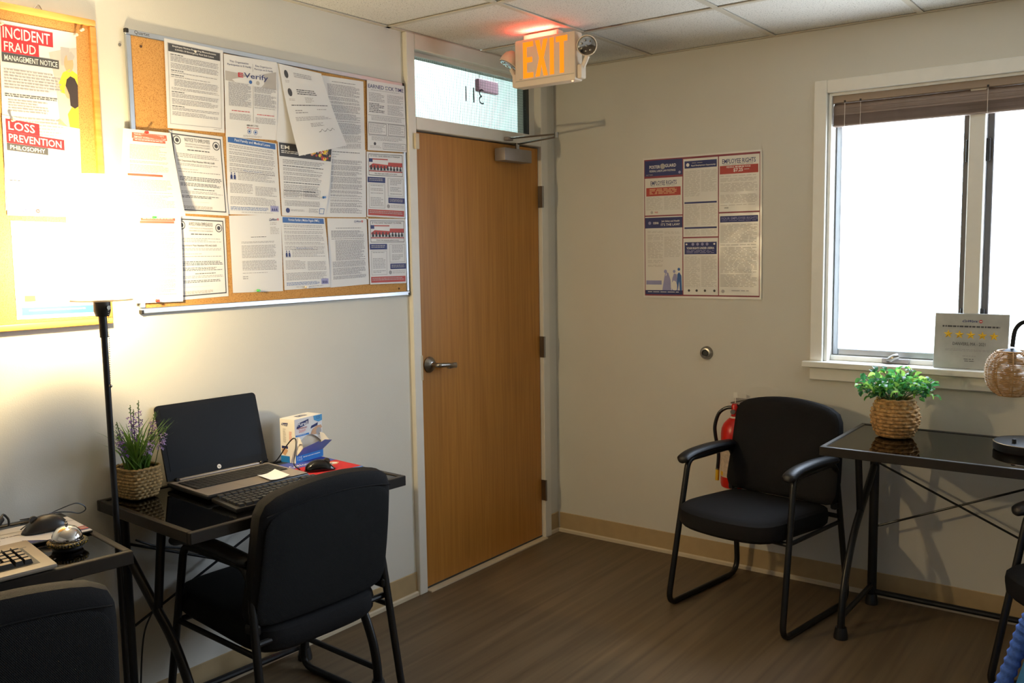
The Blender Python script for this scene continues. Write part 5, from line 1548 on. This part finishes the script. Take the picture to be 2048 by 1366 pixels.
cable('thin black cable loop rising behind the mouse on the corner desk', [(-2.93, -.26, .812), (-2.86, -.17, .80), (-2.80, -.13, .797), (-2.76, -.12, .802), (-2.711, -.12, .809), (-2.686, -.12, .797), (-2.681, -.12, .783), (-2.700, -.12, .777), (-2.727, -.12, .787), (-2.764, -.12, .795), (-2.80, -.12, .7935), (-2.86, -.10, .7932)], .0017)
o = MB(); o.tube([(-2.985, -.20, .800), (-2.955, -.165, .812), (-2.93, -.15, .822)], [.008, .013, .009], 12); o.tube(smooth_path([(-2.93, -.15, .822), (-2.92, -.14, .83), (-2.91, -.145, .815), (-2.912, -.15, .797)], 5), .003, 8)
tag(o.build('cable_plug', 'plastic_black'), 'black cable plug lying at the back of the corner desk', 'plug')

# cables under the desks
cable('black cable drooping along the wall below the laptop desk', [(-2.47, -.020, .615), (-2.40, -.016, .575), (-2.30, -.016, .54), (-2.20, -.016, .50), (-2.12, -.016, .47)], .0035)
cable('black cable hanging from the laptop desk to the floor', [(-2.378, -.045, .735), (-2.378, -.04, .62), (-2.39, -.035, .50), (-2.402, -.035, .41), (-2.44, -.035, .36), (-2.47, -.035, .30), (-2.49, -.04, .18), (-2.50, -.05, .06), (-2.47, -.07, .004)], .0028)

# ================================================================== ITEMS AT THE WINDOW DESK
gp = thing('potted_plant', 'leafy green artificial plant in a round woven pot by the window', 'plant', (-.285, -1.803, H1))
ROWS2 = 10
def pot(a, b):
    th = 2 * PI * a
    base = .058 + .030 * math.sin(PI * (b * .92 + .04)) ** .8 + .006 * b
    row = b * ROWS2
    wob = abs(math.sin(PI * row)) ** .5
    tw = math.sin(th * 12 + math.floor(row) * PI + .5 * math.sin(th * 3 + row) + 1.6 * (row % 1))
    r = base + .003 * wob + .0065 * wob * max(0, tw) ** .6 - .005
    return Vector((r * math.cos(th), r * math.sin(th), .001 + .146 * b))
m = MB(); m.grid(pot, 160, 80, wrap=True); m.build('woven_pot', 'hyacinth', gp)
MB().tube([(.0665 * math.cos(2 * PI * k / 40), .0665 * math.sin(2 * PI * k / 40), .148 + .002 * math.sin(k * 1.9)) for k in range(40)], .006, 8, True).build('pot_rim', 'hyacinth', gp)
MB().lathe([(0, .12), (.058, .12), (.058, .13), (0, .132)], 24).build('soil', 'soil', gp)
lf = MB()
def leaf(a, b):
    wd = .0095 * math.sin(PI * min(1, b * .93 + .05)) ** .7
    return Vector(((2 * a - 1) * wd, .027 * b, .006 * math.sin(PI * b) - .004 * (1 - abs(2 * a - 1))))
lf.grid(leaf, 4, 6)
lf = {k: None for k in ('leaf_green', 'leaf_lime', 'leaf_deep')}
tops = []
for i in range(34):
    a = i * 2.39996; e = math.asin(-.22 + 1.2 * (i + .5) / 34)
    d = Vector((math.cos(a) * math.cos(e), math.sin(a) * math.cos(e), math.sin(e)))
    tip = Vector((d.x * .115, d.y * .138, .195 + d.z * .078)) * RND.uniform(.93, 1.05)
    MB().tube(smooth_path([(d.x * .02, d.y * .02, .125), (d.x * .05, d.y * .055, .165 + d.z * .03), tip], 4), .0014, 6).build('twig', 'stem', gp)
    tops.append((Vector((d.x * .03, d.y * .03, .16)), tip))
cnt = 0
for (p0, p1) in tops:
    for j in range(9):
        f = .42 + .58 * j / 8
        q = p0.lerp(p1, f) + Vector((RND.uniform(-.018, .018), RND.uniform(-.02, .02), RND.uniform(-.012, .012)))
        out = (q - Vector((0, 0, .165))).normalized()
        dirv = (out * .45 + Vector((RND.uniform(-1, 1), RND.uniform(-1, 1), RND.uniform(-.8, .6)))).normalized()
        rot = (dirv.to_track_quat('Y', 'Z') @ Quaternion((0, 1, 0), RND.uniform(-.9, .9))).to_euler()
        mt = RND.choice(['leaf_green', 'leaf_green', 'leaf_deep', 'leaf_lime', 'leaf_deep'])
        sc = RND.uniform(.85, 1.35)
        if lf[mt] is None:
            z = MB(); z.grid(leaf, 4, 6); lf[mt] = z.build('leaf', mt, gp); lf[mt].location = q; lf[mt].rotation_euler = rot
        else:
            copy_part(lf[mt], gp, q, rot, (sc, sc, sc))

# award plaque leaning on the mullion
pq = thing('award_plaque', 'silver award plaque with five gold stars on the window sill', 'plaque', (.004, -2.0115, 1.0208))
pq.rotation_euler = (0, math.radians(5), 0)
MB().rbox(.0, .006, -.137, .137, 0, .226, .002, 1).build('plate', 'plaque_silver', pq)
MB().rbox(.0062, .009, -.135, .135, .002, .224, .001, 1).build('backing', 'ink_charcoal', pq)
def stars(cy, cz, r):
    mb = MB()
    pts = []
    for k in range(10):
        rr = r if k % 2 == 0 else r * .42
        a = PI / 2 + k * PI / 5
        pts.append((-.0006, cy - rr * math.cos(a), cz + rr * math.sin(a)))
    vs = pts + [(-.005, cy, cz)]
    mb.add(vs, [(k, (k + 1) % 10, 10) for k in range(10)])
    return mb
for k in range(5):
    stars(.084 - .042 * k, .140 - .001 * k, .0185).build('star', 'gold', pq, smooth=False)
pp = Print(lambda u, v, h=0: Vector((-.0003 - h, .137 - .274 * u, .226 * (1 - v))), 9)
pp.text('CoWorx', .37, .115, .58, .16, 'ink_navy', .03, .1); pp.disc(.625, .14, .024, 'ink_red', 1.2); pp.lines(.11, .222, .88, .27, 1, 'ink_charcoal', .02, .62); pp.rect(.11, .27, .88, .274, 'ink_grey')
pp.text('DANVERS, MA - 2021', .26, .52, .7, .585, 'ink_charcoal', .0); pp.lines(.16, .645, .85, .69, 2, 'ink_grey', .05, .45); pp.lines(.4, .76, .6, .79, 1, 'ink_grey'); pp.lines(.42, .815, .58, .84, 1, 'ink_charcoal'); pp.lines(.43, .85, .57, .875, 1, 'ink_charcoal')
pp.up(); pp.rect(.61, .133, .64, .147, 'ink_white')
pp.done(pq)

# rattan table lamp
rl = thing('rattan_lamp', 'table lamp with a round rattan shade on the window desk', 'lamp', (-.285, -2.270, H1))
MB().lathe([(0, 0), (.116, 0), (.118, .004), (.118, .026), (.115, .030), (.10, .031), (0, .031)], 48).build('lamp_base', 'black_metal', rl)
MB().lathe([(.117, .0275), (.1188, .028), (.1188, .0292), (.1165, .0305)], 48, cap=False).build('gold_edge', 'brass_dull', rl)
MB().lathe([(0, .031), (.0075, .031), (.0075, .046), (0, .047)], 14, (-.055, .042, 0)).build('switch_knob', 'plastic_black', rl)
m = MB(); m.tube(smooth_path([(.03, -.03, .031), (.03, -.03, .25), (.03, -.03, .38), (.024, -.012, .445), (.012, .03, .468), (.006, .060, .440), (.005, .068, .375)], 8), .0055, 10, sx=1.5, sy=.6); m.build('arm', 'black_metal', rl)
shc = Vector((.005, .068, .280))
MB().lathe([(0, .083), (.012, .083), (.03, .078), (.031, .080), (.012, .090), (0, .092)], 24, tuple(shc)).build('shade_cap', 'black_metal', rl)
MB().lathe([(0, .03), (.014, .03), (.016, .05), (.014, .0785), (0, .0785)], 16, tuple(shc)).build('socket', 'black_metal', rl)
def sr(z):                                   # shade radius by height (a slightly flattened globe open below)
    t = max(-1, min(1, z / .092))
    return .088 * math.sqrt(max(0.05, 1 - abs(t) ** 2.4))
st = MB()
NS = 34
for k in range(NS):
    z = -.080 + .158 * k / (NS - 1)
    r = sr(z)
    st.tube([shc + Vector(((r + .0011 * math.cos(j * PI * 8 / 16 + k * PI)) * math.cos(2 * PI * j / 48), (r + .0011 * math.cos(j * PI * 8 / 16 + k * PI)) * math.sin(2 * PI * j / 48), z + .0006 * math.sin(j * 1.7 + k))) for j in range(48)], .0017, 5, True)
st.build('rattan_strands', 'rattan', rl, kind='stuff')
for k in range(10):
    a = 2 * PI * k / 10 + .2
    MB().tube([shc + Vector((sr(z) * math.cos(a), sr(z) * math.sin(a), z)) for z in [-.082 + .160 * i / 16 for i in range(17)]], .0022, 6).build('rattan_rib', 'rattan', rl)
for z in (-.082, .079):
    MB().tube([shc + Vector((sr(z) * math.cos(2 * PI * j / 36), sr(z) * math.sin(2 * PI * j / 36), z)) for j in range(36)], .0032, 8, True).build('shade_hoop', 'rattan', rl)

# blue ribbed bag on the floor at the right edge
bgx = thing('ribbed_bag', 'bright blue bag with a ribbed border at the bottom right edge', 'bag', (-1.30, -2.475, 0))
def outline(a):
    # a in [0,1]: up the left side, over the top, down the right side
    P = [(.185, .0), (.165, .12), (.138, .25), (.105, .36), (.080, .46), (.055, .53), (0, .55), (-.055, .53), (-.080, .46), (-.105, .36), (-.138, .25), (-.165, .12), (-.185, 0)]
    t = a * (len(P) - 1); i = min(int(t), len(P) - 2); f = t - i
    return P[i][0] * (1 - f) + P[i + 1][0] * f, P[i][1] * (1 - f) + P[i + 1][1] * f
for s in (-1, 1):
    m = MB()
    m.grid(lambda a, b: Vector((s * (.012 + .05 * math.sin(PI / 2 * (1 - b)) * (.4 + .6 * (1 - outline(a)[1] / .56))), outline(a)[0] * (.88 * b), .004 + outline(a)[1] * (1 - .12 * b * 0) * (b if outline(a)[1] > .0 else b) ** .0 * (1 - .1 * b) if b else .004 + outline(a)[1] * .3)), 36, 10)
    m.build('side_panel', 'blue_cloth', bgx)
rb = MB(); path = []; rad = []
for k in range(0, 241):
    y, z = outline(k / 240)
    path.append((0, y, z + .018)); rad.append(.020 + .0022 * math.sin(k * 2 * PI / 5))
rb.tube(path, rad, 12)
rb.build('ribbed_border', 'blue_knit', bgx)
MB().rbox(-.05, .05, -.18, .18, .0005, .012, .005, 1).build('bag_base', 'blue_cloth', bgx)
m = MB(); m.tube(smooth_path([(0, .05, .55), (0, .045, .60), (0, 0, .63), (0, -.045, .60), (0, -.05, .55)], 6), .008, 10); m.build('carry_handle', 'blue_knit', bgx)
